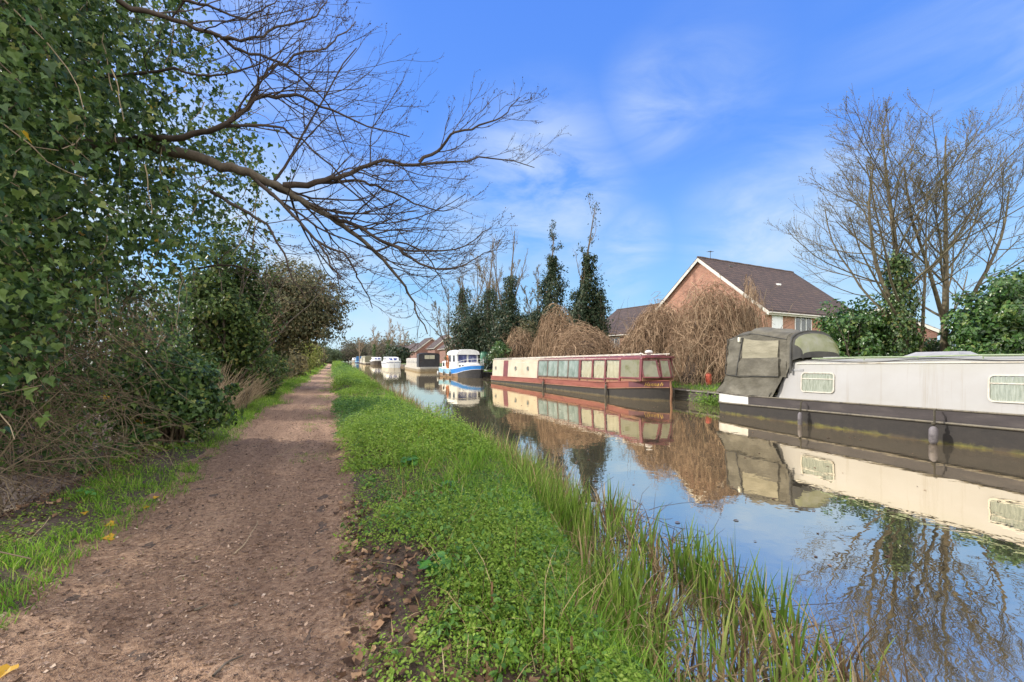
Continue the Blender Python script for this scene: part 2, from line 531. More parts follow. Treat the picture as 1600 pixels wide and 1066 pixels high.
M['twig_bud'] = mat('twig_bud', [(.045, .028, .022), (.08, .05, .035)], 5, .7)
M['dry_stalk'] = leaf_mat('dry_stalk', [(.20, .145, .09), (.32, .25, .16), (.42, .33, .22)], .85, .1, .2)
M['drowned'] = mat('drowned_stem', [(.03, .022, .018), (.10, .075, .06)], 8, .7)
M['stem_brown'] = mat('stem_brown', [(.13, .07, .035), (.24, .14, .07)], 12, .8)
# ================================================================== SETTING
def axis_pts(breaks):
    out = []
    for a, b, st in breaks:
        n = max(1, int(round((b - a) / st)))
        out += list(np.linspace(a, b, n, endpoint=False))
    out.append(breaks[-1][1])
    return np.array(out)


def grid_mesh(name, xs, ys, zf, mats, xmap=None):
    Xg, Yg = np.meshgrid(xs, ys)
    if xmap is not None: Xg = xmap(Xg, Yg)
    Z = zf(Xg, Yg)
    V = np.stack([Xg, Yg, Z], -1).reshape(-1, 3)
    ny, nx = Xg.shape
    i = (np.arange(ny - 1)[:, None] * nx + np.arange(nx - 1)[None]).ravel()
    F = np.stack([i, i + 1, i + nx + 1, i + nx], 1)
    return np_mesh(name, [(V, F)], mats, smooth=True)


def ground_mat():
    m, nt, p, out = new_mat('ground_soil')
    tc = nt.nodes.new('ShaderNodeTexCoord')
    n1 = noise(nt, 1.3, 6, .65, tc.outputs['Object']); n2 = noise(nt, 38, 5, .7, tc.outputs['Object'])
    soil = ramp(nt, [(.25, (.03, .02, .014)), (.5, (.078, .052, .036)), (.75, (.16, .11, .076))])
    nt.links.new(n2.outputs['Fac'], soil.inputs[0])
    gr = ramp(nt, [(.3, (.05, .09, .02)), (.7, (.13, .19, .04))]); nt.links.new(n2.outputs['Fac'], gr.inputs[0])
    sp = nt.nodes.new('ShaderNodeSeparateXYZ'); nt.links.new(tc.outputs['Object'], sp.inputs[0])
    fr = ramp(nt, [(0, (0, 0, 0)), (1, (1, 1, 1))])
    mr = nt.nodes.new('ShaderNodeMapRange'); mr.inputs[1].default_value = 14.3; mr.inputs[2].default_value = 15.2
    nt.links.new(sp.outputs[0], mr.inputs[0])
    th = ramp(nt, [(.34, (0, 0, 0)), (.5, (1, 1, 1))]); nt.links.new(n1.outputs['Fac'], th.inputs[0])
    ml = nt.nodes.new('ShaderNodeMath'); ml.operation = 'MULTIPLY'; nt.links.new(mr.outputs[0], ml.inputs[0]); nt.links.new(th.outputs[0], ml.inputs[1])
    mx = nt.nodes.new('ShaderNodeMix'); mx.data_type = 'RGBA'
    nt.links.new(ml.outputs[0], mx.inputs[0]); nt.links.new(soil.outputs[0], mx.inputs[6]); nt.links.new(gr.outputs[0], mx.inputs[7])
    nt.links.new(mx.outputs[2], p.inputs['Base Color']); p.inputs['Roughness'].default_value = .95
    b = nt.nodes.new('ShaderNodeBump'); b.inputs['Strength'].default_value = .8; b.inputs['Distance'].default_value = .02
    nt.links.new(n2.outputs['Fac'], b.inputs['Height']); nt.links.new(b.outputs[0], p.inputs['Normal'])
    return m


xs = axis_pts([(-600, -60, 60), (-60, -12, 6), (-12, -4.4, .4), (-4.4, -2.2, .1), (-2.2, .4, .2), (.4, 4.6, .07), (4.6, 14.3, 1.2)]).tolist()
xs += [14.34, 14.36, 14.8, 15.4, 16.2, 17, 19, 22, 30, 45, 80, 200, 600]
xs = np.array(xs)
ys = axis_pts([(-40, -2, 2), (-2, 8, .1), (8, 25, .3), (25, 60, 1), (60, 200, 8), (200, 1500, 100)])
g = grid_mesh('ground', xs, ys, terrain, ground_mat())
tag(g, 'brown leaf strewn earth of the banks, verges and ditch', kind='structure')


def path_mat():
    m, nt, p, out = new_mat('towpath_earth')
    tc = nt.nodes.new('ShaderNodeTexCoord')
    mpt = nt.nodes.new('ShaderNodeMapping'); mpt.inputs['Scale'].default_value = (2.2, .35, 1); nt.links.new(tc.outputs['Object'], mpt.inputs[0])
    n1 = noise(nt, 1.0, 5, .6, mpt.outputs[0]); n2 = noise(nt, 26, 6, .75, tc.outputs['Object']); n3 = noise(nt, 95, 3, .6, tc.outputs['Object'])
    a = ramp(nt, [(.34, (.20, .122, .08)), (.5, (.46, .30, .20)), (.66, (.64, .45, .315))]); nt.links.new(n2.outputs['Fac'], a.inputs[0])
    c = ramp(nt, [(.32, (.66, .62, .60)), (.68, (1.22, 1.2, 1.17))]); nt.links.new(n1.outputs['Fac'], c.inputs[0])
    mx = nt.nodes.new('ShaderNodeMix'); mx.data_type = 'RGBA'; mx.blend_type = 'MULTIPLY'; mx.inputs[0].default_value = 1
    nt.links.new(a.outputs[0], mx.inputs[6]); nt.links.new(c.outputs[0], mx.inputs[7])
    d = ramp(nt, [(.68, (0, 0, 0)), (.76, (.6, .6, .6))]); nt.links.new(n3.outputs['Fac'], d.inputs[0])
    m2 = nt.nodes.new('ShaderNodeMix'); m2.data_type = 'RGBA'; m2.inputs[7].default_value = (.48, .39, .30, 1)
    nt.links.new(d.outputs[0], m2.inputs[0]); nt.links.new(mx.outputs[2], m2.inputs[6])
    nt.links.new(m2.outputs[2], p.inputs['Base Color']); p.inputs['Roughness'].default_value = .92; p.inputs['Specular IOR Level'].default_value = .25
    ad = nt.nodes.new('ShaderNodeMath'); nt.links.new(n2.outputs['Fac'], ad.inputs[0]); nt.links.new(n3.outputs['Fac'], ad.inputs[1])
    b = nt.nodes.new('ShaderNodeBump'); b.inputs['Strength'].default_value = 1; b.inputs['Distance'].default_value = .06
    nt.links.new(ad.outputs[0], b.inputs['Height']); nt.links.new(b.outputs[0], p.inputs['Normal'])
    return m


us = np.linspace(0, 1, 44)
pys = axis_pts([(-6, 0, .3), (0, 7, .05), (7, 20, .25), (20, 60, 1), (60, 420, 10)])


def pmap(U, Y):
    return path_l(Y) - .18 + (path_r(Y) - path_l(Y) + .30) * U


def pz(x, y):
    u = np.abs((x - (-.83)) / 1.1)
    return terrain(x, y) + .010 - .03 * sstep(u, .86, 1.1) + .005 * NF(x, y) * (y < 10)


tp = grid_mesh('towpath', us, pys, pz, path_mat(), pmap)
tag(tp, 'worn brown earth towpath scattered with chips', kind='structure')


# water ------------------------------------------------------------
def water_mat():
    m, nt, p, out = new_mat('canal_water')
    nt.nodes.remove(p)
    tc = nt.nodes.new('ShaderNodeTexCoord')
    n1 = noise(nt, .9, 3, .5, tc.outputs['Object']); n2 = noise(nt, 5.0, 2, .5, tc.outputs['Object'])
    b1 = nt.nodes.new('ShaderNodeBump'); b1.inputs['Strength'].default_value = .045; b1.inputs['Distance'].default_value = .10
    b2 = nt.nodes.new('ShaderNodeBump'); b2.inputs['Strength'].default_value = .035; b2.inputs['Distance'].default_value = .03
    nt.links.new(n1.outputs['Fac'], b1.inputs['Height']); nt.links.new(n2.outputs['Fac'], b2.inputs['Height']); nt.links.new(b1.outputs[0], b2.inputs['Normal'])
    gl = nt.nodes.new('ShaderNodeBsdfGlossy'); gl.inputs['Roughness'].default_value = .012; gl.inputs[0].default_value = (1.0, .89, .70, 1)
    df = nt.nodes.new('ShaderNodeBsdfDiffuse')
    rp = ramp(nt, [(.3, (.15, .13, .095)), (.7, (.19, .165, .12))]); nt.links.new(n1.outputs['Fac'], rp.inputs[0]); nt.links.new(rp.outputs[0], df.inputs[0])
    lw = nt.nodes.new('ShaderNodeFresnel'); lw.inputs[0].default_value = 1.33
    mr = nt.nodes.new('ShaderNodeMapRange'); mr.inputs[1].default_value = .02; mr.inputs[2].default_value = .35; mr.inputs[3].default_value = .66; mr.inputs[4].default_value = .86
    nt.links.new(lw.outputs[0], mr.inputs[0])
    for q in (gl, df): nt.links.new(b2.outputs[0], q.inputs['Normal'])
    mx = nt.nodes.new('ShaderNodeMixShader'); nt.links.new(mr.outputs[0], mx.inputs[0]); nt.links.new(df.outputs[0], mx.inputs[1]); nt.links.new(gl.outputs[0], mx.inputs[2])
    nt.links.new(mx.outputs[0], out.inputs['Surface'])
    return m


wb = MB(); wb.poly([(1.4, -40, WATER), (14.42, -40, WATER), (14.42, 600, WATER), (1.4, 600, WATER)])
w = wb.build('canal_water', water_mat()); tag(w, 'still murky canal water mirroring boats and trees', kind='structure')

# ------------------------------------------------------------------ sky, sun
EXPO = 1.27
FILL_LEVEL = 12.0
SUN_EL = R(31)
SA = math.atan2(-.86, .50)          # bearing clockwise from +Y
S = np.array([math.sin(SA) * math.cos(SUN_EL), math.cos(SA) * math.cos(SUN_EL), math.sin(SUN_EL)])
wd = bpy.data.worlds.new('World'); SC.world = wd; wd.use_nodes = True
nt = wd.node_tree; bg = nt.nodes['Background']
sky = nt.nodes.new('ShaderNodeTexSky'); sky.sky_type = 'NISHITA'; sky.sun_disc = False
sky.sun_elevation = SUN_EL; sky.sun_rotation = SA; sky.air_density = 1.0; sky.dust_density = .6; sky.ozone_density = 2.0
tc = nt.nodes.new('ShaderNodeTexCoord')
mp = nt.nodes.new('ShaderNodeMapping'); mp.inputs['Rotation'].default_value = (0, R(-18), R(10)); mp.inputs['Scale'].default_value = (1.5, 1.5, 4.5)
nt.links.new(tc.outputs['Generated'], mp.inputs[0])
cn = noise(nt, 2.6, 8, .58, mp.outputs[0]); cn.inputs['Distortion'].default_value = .5
CLOUDS = [((838, 300), .17, .75), ((740, 330), .12, .5), ((1030, 165), .10, .42), ((1110, 130), .12, .22), ((1190, 365), .13, .65), ((1270, 300), .13, .5), ((990, 382), .07, .6), ((965, 425), .07, .5),
          ((880, 400), .12, .45), ((600, 480), .16, .5), ((1290, 440), .10, .5), ((760, 440), .10, .6), ((300, 420), .35, .9), ((40, 250), .4, .9), ((200, 60), .3, .5), ((2400, 300), .5, .6)]
FILL_CLOUDS = [((-.1, -.25, 1), .55, .95), ((-.55, -.80, .40), .85, .95), ((.68, -.78, .36), .72, .95), ((-.85, -.15, .55), .35, .9)]  # unseen bright clouds added overhead and behind the camera as fill light
def cloud_mask(lst):
    acc = None
    for pp, rad, am in lst:
        am = min(1, am * 1.12) if len(pp) == 2 else am
        d = unit(at(pp[0], pp[1], 1.0) - np.array([0, 0, CAMZ])) if len(pp) == 2 else unit(np.array(pp, float))
        dp = nt.nodes.new('ShaderNodeVectorMath'); dp.operation = 'DISTANCE'; dp.inputs[1].default_value = tuple(d); nt.links.new(tc.outputs['Generated'], dp.inputs[0])
        mr = nt.nodes.new('ShaderNodeMapRange'); mr.interpolation_type = 'SMOOTHSTEP'
        mr.inputs[1].default_value = rad * 1.5; mr.inputs[2].default_value = rad * .1; mr.inputs[3].default_value = 0; mr.inputs[4].default_value = am
        nt.links.new(dp.outputs['Value'], mr.inputs[0])
        if acc is None: acc = mr.outputs[0]
        else:
            a = nt.nodes.new('ShaderNodeMath'); a.operation = 'MAXIMUM'; nt.links.new(acc, a.inputs[0]); nt.links.new(mr.outputs[0], a.inputs[1]); acc = a.outputs[0]
    return acc


def times(a, b):
    m = nt.nodes.new('ShaderNodeMath'); m.operation = 'MULTIPLY'; nt.links.new(a, m.inputs[0]); nt.links.new(b, m.inputs[1]); return m.outputs[0]


cr = ramp(nt, [(.34, (0, 0, 0)), (.64, (1, 1, 1))]); nt.links.new(cn.outputs['Fac'], cr.inputs[0])
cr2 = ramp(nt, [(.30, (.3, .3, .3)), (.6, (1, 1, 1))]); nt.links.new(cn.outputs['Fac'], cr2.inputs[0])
wisp = times(cloud_mask(CLOUDS), cr.outputs[0]); masses = times(cloud_mask(FILL_CLOUDS), cr2.outputs[0])
tint = nt.nodes.new('ShaderNodeMix'); tint.data_type = 'RGBA'; tint.blend_type = 'MULTIPLY'; tint.inputs[0].default_value = 1; tint.inputs[7].default_value = (.85, .95, 1.15, 1)
nt.links.new(sky.outputs[0], tint.inputs[6])
sz = nt.nodes.new('ShaderNodeSeparateXYZ'); nt.links.new(tc.outputs['Generated'], sz.inputs[0])
KS = 1 / (.15 * 2 ** EXPO)
grad = ramp(nt, [(0, (.52, .75, .90)), (.05, (.46, .72, .91)), (.13, (.27, .58, .93)), (.4, (.115, .33, .97)), (.65, (.088, .27, .93)), (1, (.08, .24, .85))])
nt.links.new(sz.outputs[2], grad.inputs[0])
gs = nt.nodes.new('ShaderNodeMix'); gs.data_type = 'RGBA'; gs.blend_type = 'MULTIPLY'; gs.inputs[0].default_value = 1; gs.inputs[7].default_value = (KS, KS, KS, 1); nt.links.new(grad.outputs[0], gs.inputs[6])
nx = nt.nodes.new('ShaderNodeMix'); nx.data_type = 'RGBA'; nx.inputs[0].default_value = .88; nt.links.new(tint.outputs[2], nx.inputs[6]); nt.links.new(gs.outputs[2], nx.inputs[7])
SKYTINT = tint
cx = nt.nodes.new('ShaderNodeMix'); cx.data_type = 'RGBA'; cx.inputs[7].default_value = (KS * .74, KS * .87, KS * 1.0, 1)
nt.links.new(wisp, cx.inputs[0]); nt.links.new(nx.outputs[2], cx.inputs[6])
c2 = nt.nodes.new('ShaderNodeMix'); c2.data_type = 'RGBA'; c2.inputs[7].default_value = (FILL_LEVEL * 1.04, FILL_LEVEL * .97, FILL_LEVEL * .84, 1)
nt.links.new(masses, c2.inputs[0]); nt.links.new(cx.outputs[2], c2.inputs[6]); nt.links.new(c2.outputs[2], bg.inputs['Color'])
bg.inputs['Strength'].default_value = .15

sd = bpy.data.lights.new('sun', 'SUN'); sd.energy = 2.5; sd.angle = R(1.5); sd.color = (1, .93, .82)
so = bpy.data.objects.new('sun', sd); COL.objects.link(so)
so.rotation_euler = Vector(tuple(S)).to_track_quat('Z', 'Y').to_euler(); so.location = (-20, 10, 20)
SC.view_settings.view_transform = 'Standard'; SC.view_settings.look = 'None'; SC.view_settings.gamma = 1
SC.view_settings.exposure = EXPO
SC.cycles.max_bounces = 6; SC.cycles.diffuse_bounces = 3; SC.cycles.glossy_bounces = 3; SC.cycles.transparent_max_bounces = 12; SC.cycles.transmission_bounces = 4
SC.cycles.caustics_reflective = False; SC.cycles.caustics_refractive = False
SC.cycles.use_denoising = True
# ================================================================== BOATS
def rrect(w, h, r, k=4):
    pts = []
    for cx, cy, a0 in ((w / 2 - r, h / 2 - r, 0), (-w / 2 + r, h / 2 - r, 90), (-w / 2 + r, -h / 2 + r, 180), (w / 2 - r, -h / 2 + r, 270)):
        for i in range(k + 1):
            a = R(a0 + 90 * i / k); pts.append((cx + r * math.cos(a), cy + r * math.sin(a)))
    return pts


def panel_window(parent, P, w, h, r, frame_m, pane_m, name='window', fw=.04, th=.03, curtain=None, bar=None, pane_name='pane', folds=.05, fold_slant=0.0, deep=0.0):
    """P(u,v,n): point on the boat's side; n = out of the surface. The frame is the part, pane and curtain its sub-parts."""
    mb = MB()
    o = rrect(w + 2 * fw, h + 2 * fw, r + fw); i = rrect(w, h, r)
    n = len(o)
    vs = [P(u, v, .002) for u, v in o] + [P(u, v, th) for u, v in o] + [P(u, v, th) for u, v in i] + [P(u, v, .002) for u, v in i]
    fs = [[a * n + j, a * n + (j + 1) % n, (a + 1) * n + (j + 1) % n, (a + 1) * n + j] for a in range(3) for j in range(n)]
    mb.add(vs, fs)
    if bar is not None:
        v0 = h / 2 - bar * h
        mb.add([P(u, v, q) for u in (-w / 2, w / 2) for v in (v0 - .012, v0 + .012) for q in (.002, th * .9)], [(0, 1, 3, 2), (4, 6, 7, 5), (0, 4, 5, 1), (2, 3, 7, 6), (0, 2, 6, 4), (1, 5, 7, 3)])
    f = mb.build(name, frame_m, parent)
    g = MB(); g.poly([P(u, v, th * .72) for u, v in i]); g.build(pane_name, pane_m, f)
    if curtain is not None:
        nu = 56; us_ = np.linspace(-w / 2, w / 2, nu)
        c = MB(); vs = []; fs = []
        rows = 5
        for b in range(rows):
            v = -h / 2 + h * b / (rows - 1)
            for a, u in enumerate(us_):
                ph = (u + fold_slant * v) / folds * 2 * PI
                nn = (th * .36 if not deep else -deep * .7) + (deep or th * .2) * math.sin(ph + .7 * math.sin(ph * .37)) * (1 if fold_slant else .6 + .1 * b)
                vs.append(P(u, v, nn))
        for b in range(rows - 1):
            for a in range(nu - 1):
                fs.append((b * nu + a, b * nu + a + 1, (b + 1) * nu + a + 1, (b + 1) * nu + a))
        c.add(vs, fs, 0, True); c.build('curtain', curtain, f)
    return f


def streaked_paint(name, base, dirt, green):
    """old boat paint: mottled, with thin dirty runs down from the gutter and a green tinge at the top"""
    m, nt, p, out = new_mat(name)
    tc = nt.nodes.new('ShaderNodeTexCoord')
    n1 = noise(nt, 1.1, 5, .6, tc.outputs['Object'])
    mp = nt.nodes.new('ShaderNodeMapping'); mp.inputs['Scale'].default_value = (3.2, 1, .10); nt.links.new(tc.outputs['Object'], mp.inputs[0])
    n2 = noise(nt, 2.4, 6, .7, mp.outputs[0]); n3 = noise(nt, 28, 3, .6, tc.outputs['Object'])
    c = ramp(nt, [(.3, base[0]), (.7, base[1])]); nt.links.new(n1.outputs['Fac'], c.inputs[0])
    r1 = ramp(nt, [(.55, (0, 0, 0)), (.80, (.75, .75, .75))]); nt.links.new(n2.outputs['Fac'], r1.inputs[0])
    mx = nt.nodes.new('ShaderNodeMix'); mx.data_type = 'RGBA'; mx.inputs[7].default_value = (*dirt, 1); nt.links.new(r1.outputs[0], mx.inputs[0]); nt.links.new(c.outputs[0], mx.inputs[6])
    sp = nt.nodes.new('ShaderNodeSeparateXYZ'); nt.links.new(tc.outputs['Object'], sp.inputs[0])
    mr = nt.nodes.new('ShaderNodeMapRange'); mr.inputs[1].default_value = 1.38; mr.inputs[2].default_value = 1.75; mr.inputs[4].default_value = .55; nt.links.new(sp.outputs[2], mr.inputs[0])
    ml = nt.nodes.new('ShaderNodeMath'); ml.operation = 'MULTIPLY'; nt.links.new(mr.outputs[0], ml.inputs[0]); nt.links.new(n2.outputs['Fac'], ml.inputs[1])
    m2 = nt.nodes.new('ShaderNodeMix'); m2.data_type = 'RGBA'; m2.inputs[7].default_value = (*green, 1); nt.links.new(ml.outputs[0], m2.inputs[0]); nt.links.new(mx.outputs[2], m2.inputs[6])
    r3 = ramp(nt, [(.72, (0, 0, 0)), (.78, (1, 1, 1))]); nt.links.new(n3.outputs['Fac'], r3.inputs[0])
    m3 = nt.nodes.new('ShaderNodeMix'); m3.data_type = 'RGBA'; m3.inputs[7].default_value = (.20, .16, .13, 1); nt.links.new(r3.outputs[0], m3.inputs[0]); nt.links.new(m2.outputs[2], m3.inputs[6])
    nt.links.new(m3.outputs[2], p.inputs['Base Color']); p.inputs['Roughness'].default_value = .5
    b = nt.nodes.new('ShaderNodeBump'); b.inputs['Strength'].default_value = .25; b.inputs['Distance'].default_value = .02; nt.links.new(n1.outputs['Fac'], b.inputs['Height']); nt.links.new(b.outputs[0], p.inputs['Normal'])
    return m


M['white_paint'] = streaked_paint('weathered_white_paint', ((.30, .29, .275), (.335, .33, .325)), (.22, .19, .14), (.26, .26, .16))
M['hull_grey'] = mat('hull_purple_grey', [(.014, .011, .013), (.026, .021, .024), (.05, .042, .042)], 3, .55, .1, 40, stretch=(.6, 1, 2))
M['hull_white'] = mat('hull_white', [(.50, .49, .47), (.66, .65, .63)], 4, .5)


def waterline_mat(name, base, base2, algae=(.16, .17, .02), algae2=(.07, .06, .03), z0=.05, z1=.20):
    """bottom blacking with a band of weed and rust along the waterline"""
    m, nt, p, out = new_mat(name)
    tc = nt.nodes.new('ShaderNodeTexCoord'); sp = nt.nodes.new('ShaderNodeSeparateXYZ'); gp = nt.nodes.new('ShaderNodeNewGeometry'); nt.links.new(gp.outputs['Position'], sp.inputs[0])
    n = noise(nt, 5, 6, .7, tc.outputs['Object']); n2 = noise(nt, 1.3, 4, .6, tc.outputs['Object'])
    a = nt.nodes.new('ShaderNodeMath'); a.operation = 'MULTIPLY_ADD'; a.inputs[1].default_value = -.26; nt.links.new(n.outputs['Fac'], a.inputs[0]); nt.links.new(sp.outputs[2], a.inputs[2])
    mr = nt.nodes.new('ShaderNodeMapRange'); mr.inputs[1].default_value = z1 - .13 + WATER; mr.inputs[2].default_value = z0 - .13 + WATER; nt.links.new(a.outputs[0], mr.inputs[0])
    bc = ramp(nt, [(.3, base), (.7, base2)]); nt.links.new(n.outputs['Fac'], bc.inputs[0])
    ac = ramp(nt, [(.42, algae2), (.66, algae)]); nt.links.new(n2.outputs['Fac'], ac.inputs[0])
    mx = nt.nodes.new('ShaderNodeMix'); mx.data_type = 'RGBA'
    nt.links.new(mr.outputs[0], mx.inputs[0]); nt.links.new(bc.outputs[0], mx.inputs[6]); nt.links.new(ac.outputs[0], mx.inputs[7])
    nt.links.new(mx.outputs[2], p.inputs['Base Color']); p.inputs['Roughness'].default_value = .75
    b = nt.nodes.new('ShaderNodeBump'); b.inputs['Strength'].default_value = .4; b.inputs['Distance'].default_value = .02
    nt.links.new(n.outputs['Fac'], b.inputs['Height']); nt.links.new(b.outputs[0], p.inputs['Normal'])
    return m


M['blacking'] = waterline_mat('hull_blacking', (.009, .008, .008), (.022, .018, .016), (.15, .145, .025), (.05, .038, .024), .0, .075)
M['blacking_red'] = waterline_mat('hull_blacking_weedy', (.009, .008, .008), (.024, .02, .016), (.11, .09, .05), (.07, .055, .03), .02, .08)
M['moss'] = mat('mossy_edge', [(.16, .14, .05), (.35, .32, .22), (.10, .11, .03)], 9, .9)
M['rail_green'] = mat('rail_green', [(.16, .22, .12), (.30, .34, .22)], 5, .6)
M['clear'] = glass_mat('window_glass', (.95, .97, .955), .05)
M['net'] = mat('net_curtain', [(.22, .235, .19), (.42, .43, .37)], 9, .9, stretch=(4, 4, .4))
M['frame_white'] = mat('window_frame_cream', [(.34, .30, .23), (.50, .47, .40), (.56, .53, .46)], 5, .45)
M['canvas'] = mat('olive_canvas', [(.06, .054, .040), (.105, .096, .073), (.16, .148, .115)], 1.7, .85, 1, 4.5, stretch=(1, 1, 1.6), bdist=.03)
M['canvas_light'] = mat('faded_canvas', [(.19, .175, .12), (.29, .265, .19)], 2.2, .8, 1, 5, stretch=(.6, 1, 2.2), bdist=.025)
M['canvas_dark'] = mat('canvas_band', [(.035, .035, .034), (.07, .068, .06)], 3, .8)


def clear_sheet_mat():
    m, nt, p, out = new_mat('cloudy_clear_sheet')
    n = noise(nt, 2.5, 5, .6)
    rp = ramp(nt, [(.3, (.22, .24, .10)), (.55, (.30, .31, .19)), (.75, (.34, .34, .27))]); nt.links.new(n.outputs['Fac'], rp.inputs[0]); nt.links.new(rp.outputs[0], p.inputs['Base Color'])
    p.inputs['Roughness'].default_value = .18
    t = nt.nodes.new('ShaderNodeBsdfTransparent'); t.inputs[0].default_value = (.75, .78, .6, 1)
    mx = nt.nodes.new('ShaderNodeMixShader'); mx.inputs[0].default_value = .35
    nt.links.new(p.outputs[0], mx.inputs[1]); nt.links.new(t.outputs[0], mx.inputs[2]); nt.links.new(mx.outputs[0], out.inputs['Surface'])
    return m


M['sheet'] = clear_sheet_mat()


def hull_profile(L, b, st=.55, bow=2.4, n=26, stern_r=1.0):
    """half-beam along a narrowboat: rounded stern, long parallel sides, tapering bow"""
    xs_ = sorted(set(list(np.linspace(0, stern_r, 7)) + list(np.linspace(stern_r, L - bow, n)) + list(np.linspace(L - bow, L, 9))))
    out = []
    for x in xs_:
        w = b
        if x < stern_r: w = b * (st + (1 - st) * math.sqrt(max(0, 1 - (1 - x / stern_r) ** 2)))
        if x > L - bow:
            u = (x - L + bow) / bow; w = b * max(.04, math.cos(u * PI / 2) ** .62)
        out.append((x, w))
    return out


def hull_band(mb, prof, z0f, z1f, d0, d1, m=0, matf=None, closed_top=False):
    """both sides of one strake, as open skins"""
    for sg in (-1, 1):
        secs = [[(x, sg * (w + d0), z0f(x)), (x, sg * (w + d1), z1f(x))] for x, w in prof]
        mb.loft(secs, m, caps=False, smooth=True, matf=matf)
    x, w = prof[0]
    mb.add([(x, -(w + d0), z0f(x)), (x, w + d0, z0f(x)), (x, w + d1, z1f(x)), (x, -(w + d1), z1f(x))], [(0, 1, 2, 3)], matf(0, 0) if matf else m)
    x, w = prof[-1]
    mb.add([(x, -(w + d0), z0f(x)), (x, w + d0, z0f(x)), (x, w + d1, z1f(x)), (x, -(w + d1), z1f(x))], [(0, 1, 2, 3)], matf(len(prof) - 2, 0) if matf else m)


# ---- big white narrowboat on the right ---------------------------------
L1 = 15.5
white_boat = thing('narrowboat', 'large off-white narrowboat with olive canvas stern cover and grey hull band', 'boat', (13.35, 11.95, WATER), (0, -.018, R(-90)), 'boats moored along the far bank')
pr = hull_profile(L1, 1.05, .62, 2.2)
gz = lambda x: .62 + .05 * (1 - sstep(x, 0, 1.6))
mb = MB(); hull_band(mb, pr, lambda x: -.5, lambda x: .33, -.05, 0)
hull = mb.build('hull', M['blacking'], white_boat)
mb = MB(); hull_band(mb, pr, lambda x: .33, gz, .004, .004, matf=lambda i, j: 1 if pr[i][0] < 1.15 else 0)
mb.build('topside', [M['hull_grey'], M['hull_white']], white_boat)
mb = MB()
for sg in (-1, 1):
    mb.tube([(x, sg * (w + .02), .335) for x, w in pr], .028, 6)
    mb.tube([(x, sg * (w + .01), gz(x)) for x, w in pr], .022, 6)
mb.build('rubbing_strake', mat('strake_grey', [(.05, .045, .045), (.16, .14, .10), (.09, .08, .07)], 6, .7), white_boat)
mb = MB(); mb.loft([[(x, -w, gz(x) - .006), (x, -w * .33, gz(x) + .004), (x, w * .33, gz(x) + .004), (x, w, gz(x) - .006)] for x, w in pr], caps=False)
mb.build('deck', M['moss'], white_boat)
# cabin
CB0, CB1, CT = .935, .86, 1.70
def cab_sec(x, top=CT, b0=CB0, b1=CB1, z0=.60):
    hf = [(-b0, z0), (-b0 + .01, z0 + .1), (-b1 - .01, top - .10), (-b1, top - .05), (-b1 + .05, top - .005), (-b1 * .6, top + .045), (0, top + .065)]
    return [(x, y, z) for y, z in hf] + [(x, -y, z) for y, z in hf[-2::-1]]
mb = MB()
ends = [(2.34, .75), (2.42, .95), (2.52, 1.2), (2.60, 1.32), (2.604, CT), (3.2, CT)] + [(x, CT) for x in np.linspace(4, 13, 12)]
mb.loft([cab_sec(x, t) for x, t in ends], smooth=True)
cabin = mb.build('cabin', M['white_paint'], white_boat)
mb = MB()
for sg in (-1, 1):
    mb.tube([(x, sg * .80, CT + .085 + .006 * math.sin(x * 3)) for x in np.linspace(3.4, 12.8, 30)], .02, 7)
    for x in np.linspace(3.6, 12.6, 9): mb.tube([(x, sg * .80, CT + .01), (x, sg * .80, CT + .085)], .012, 6)
mb.build('handrail', M['rail_green'], white_boat)
mb = MB()
for sg in (-1, 1): mb.box(3.0, 13.0, sg * (CB1 + .012) - .016, sg * (CB1 + .012) + .016, CT - .075, CT - .045)
mb.build('roof_gutter', M['frame_white'], white_boat, .004)
def side1(x0, z0, b0=CB0, b1=CB1, zb=.6, zt=CT - .1):
    def P(u, v, n):
        z = z0 + v; f = (z - zb) / (zt - zb)
        return (x0 + u, -(b0 + (b1 - b0) * f) - n, z)
    return P
for x0 in (3.60, 7.54, 11.3):
    panel_window(white_boat, side1(x0, 1.115), .86, .50, .07, M['frame_white'], M['clear'], curtain=M['net'], bar=.30, fw=.03, folds=.085)
mb = MB(); mb.box(2.82, 3.2, -.893, -.888, 1.43, 1.485, 1)
mb.build('builder_plate', [M['hull_white'], mat('plate_grey', [(.24, .24, .24), (.34, .34, .34)], 9, .5)], white_boat)
# hatch / solar frame, chimney, cable on the roof
mb = MB(); mb.add([(5.3, -.55, CT + .05), (6.5, -.55, CT + .05), (6.5, .45, CT + .07), (5.3, .45, CT + .07), (5.5, -.15, CT + .20), (6.3, -.15, CT + .20), (6.3, .35, CT + .20), (5.5, .35, CT + .20)],
             [(0, 1, 5, 4), (1, 2, 6, 5), (2, 3, 7, 6), (3, 0, 4, 7), (4, 5, 6, 7)], 0)
mb.build('roof_hatch', mat('hatch_grey', [(.24, .24, .25), (.34, .34, .35)], 3, .45), white_boat)
mb = MB(); mb.tube([(x, -.86 + .02 * math.sin(x * 4), CT + .0 + .03 * math.sin(x * 2.3)) for x in np.linspace(3.3, 9.2, 40)], .011, 5); mb.build('roof_cable', M['black_iron'], white_boat)
ch = MB(); ch.lathe([(.085, 0), (.085, .30), (.075, .30), (.075, .33)], (8.0, -.45, CT + .04), 16); chim = ch.build('chimney', M['black_iron'], white_boat)
ch = MB(); ch.lathe([(.02, .33), (.14, .335), (.14, .365), (.05, .40), (.01, .41)], (8.0, -.45, CT + .04), 16); ch.build('chimney_cap', M['black_iron'], chim)
mb = MB(); mb.box(3.2, 4.1, -.72, -.35, CT + .05, CT + .085, 0, Matrix.Rotation(.03, 4, 'Y')); mb.box(3.5, 3.9, -.5, -.2, CT + .06, CT + .12)
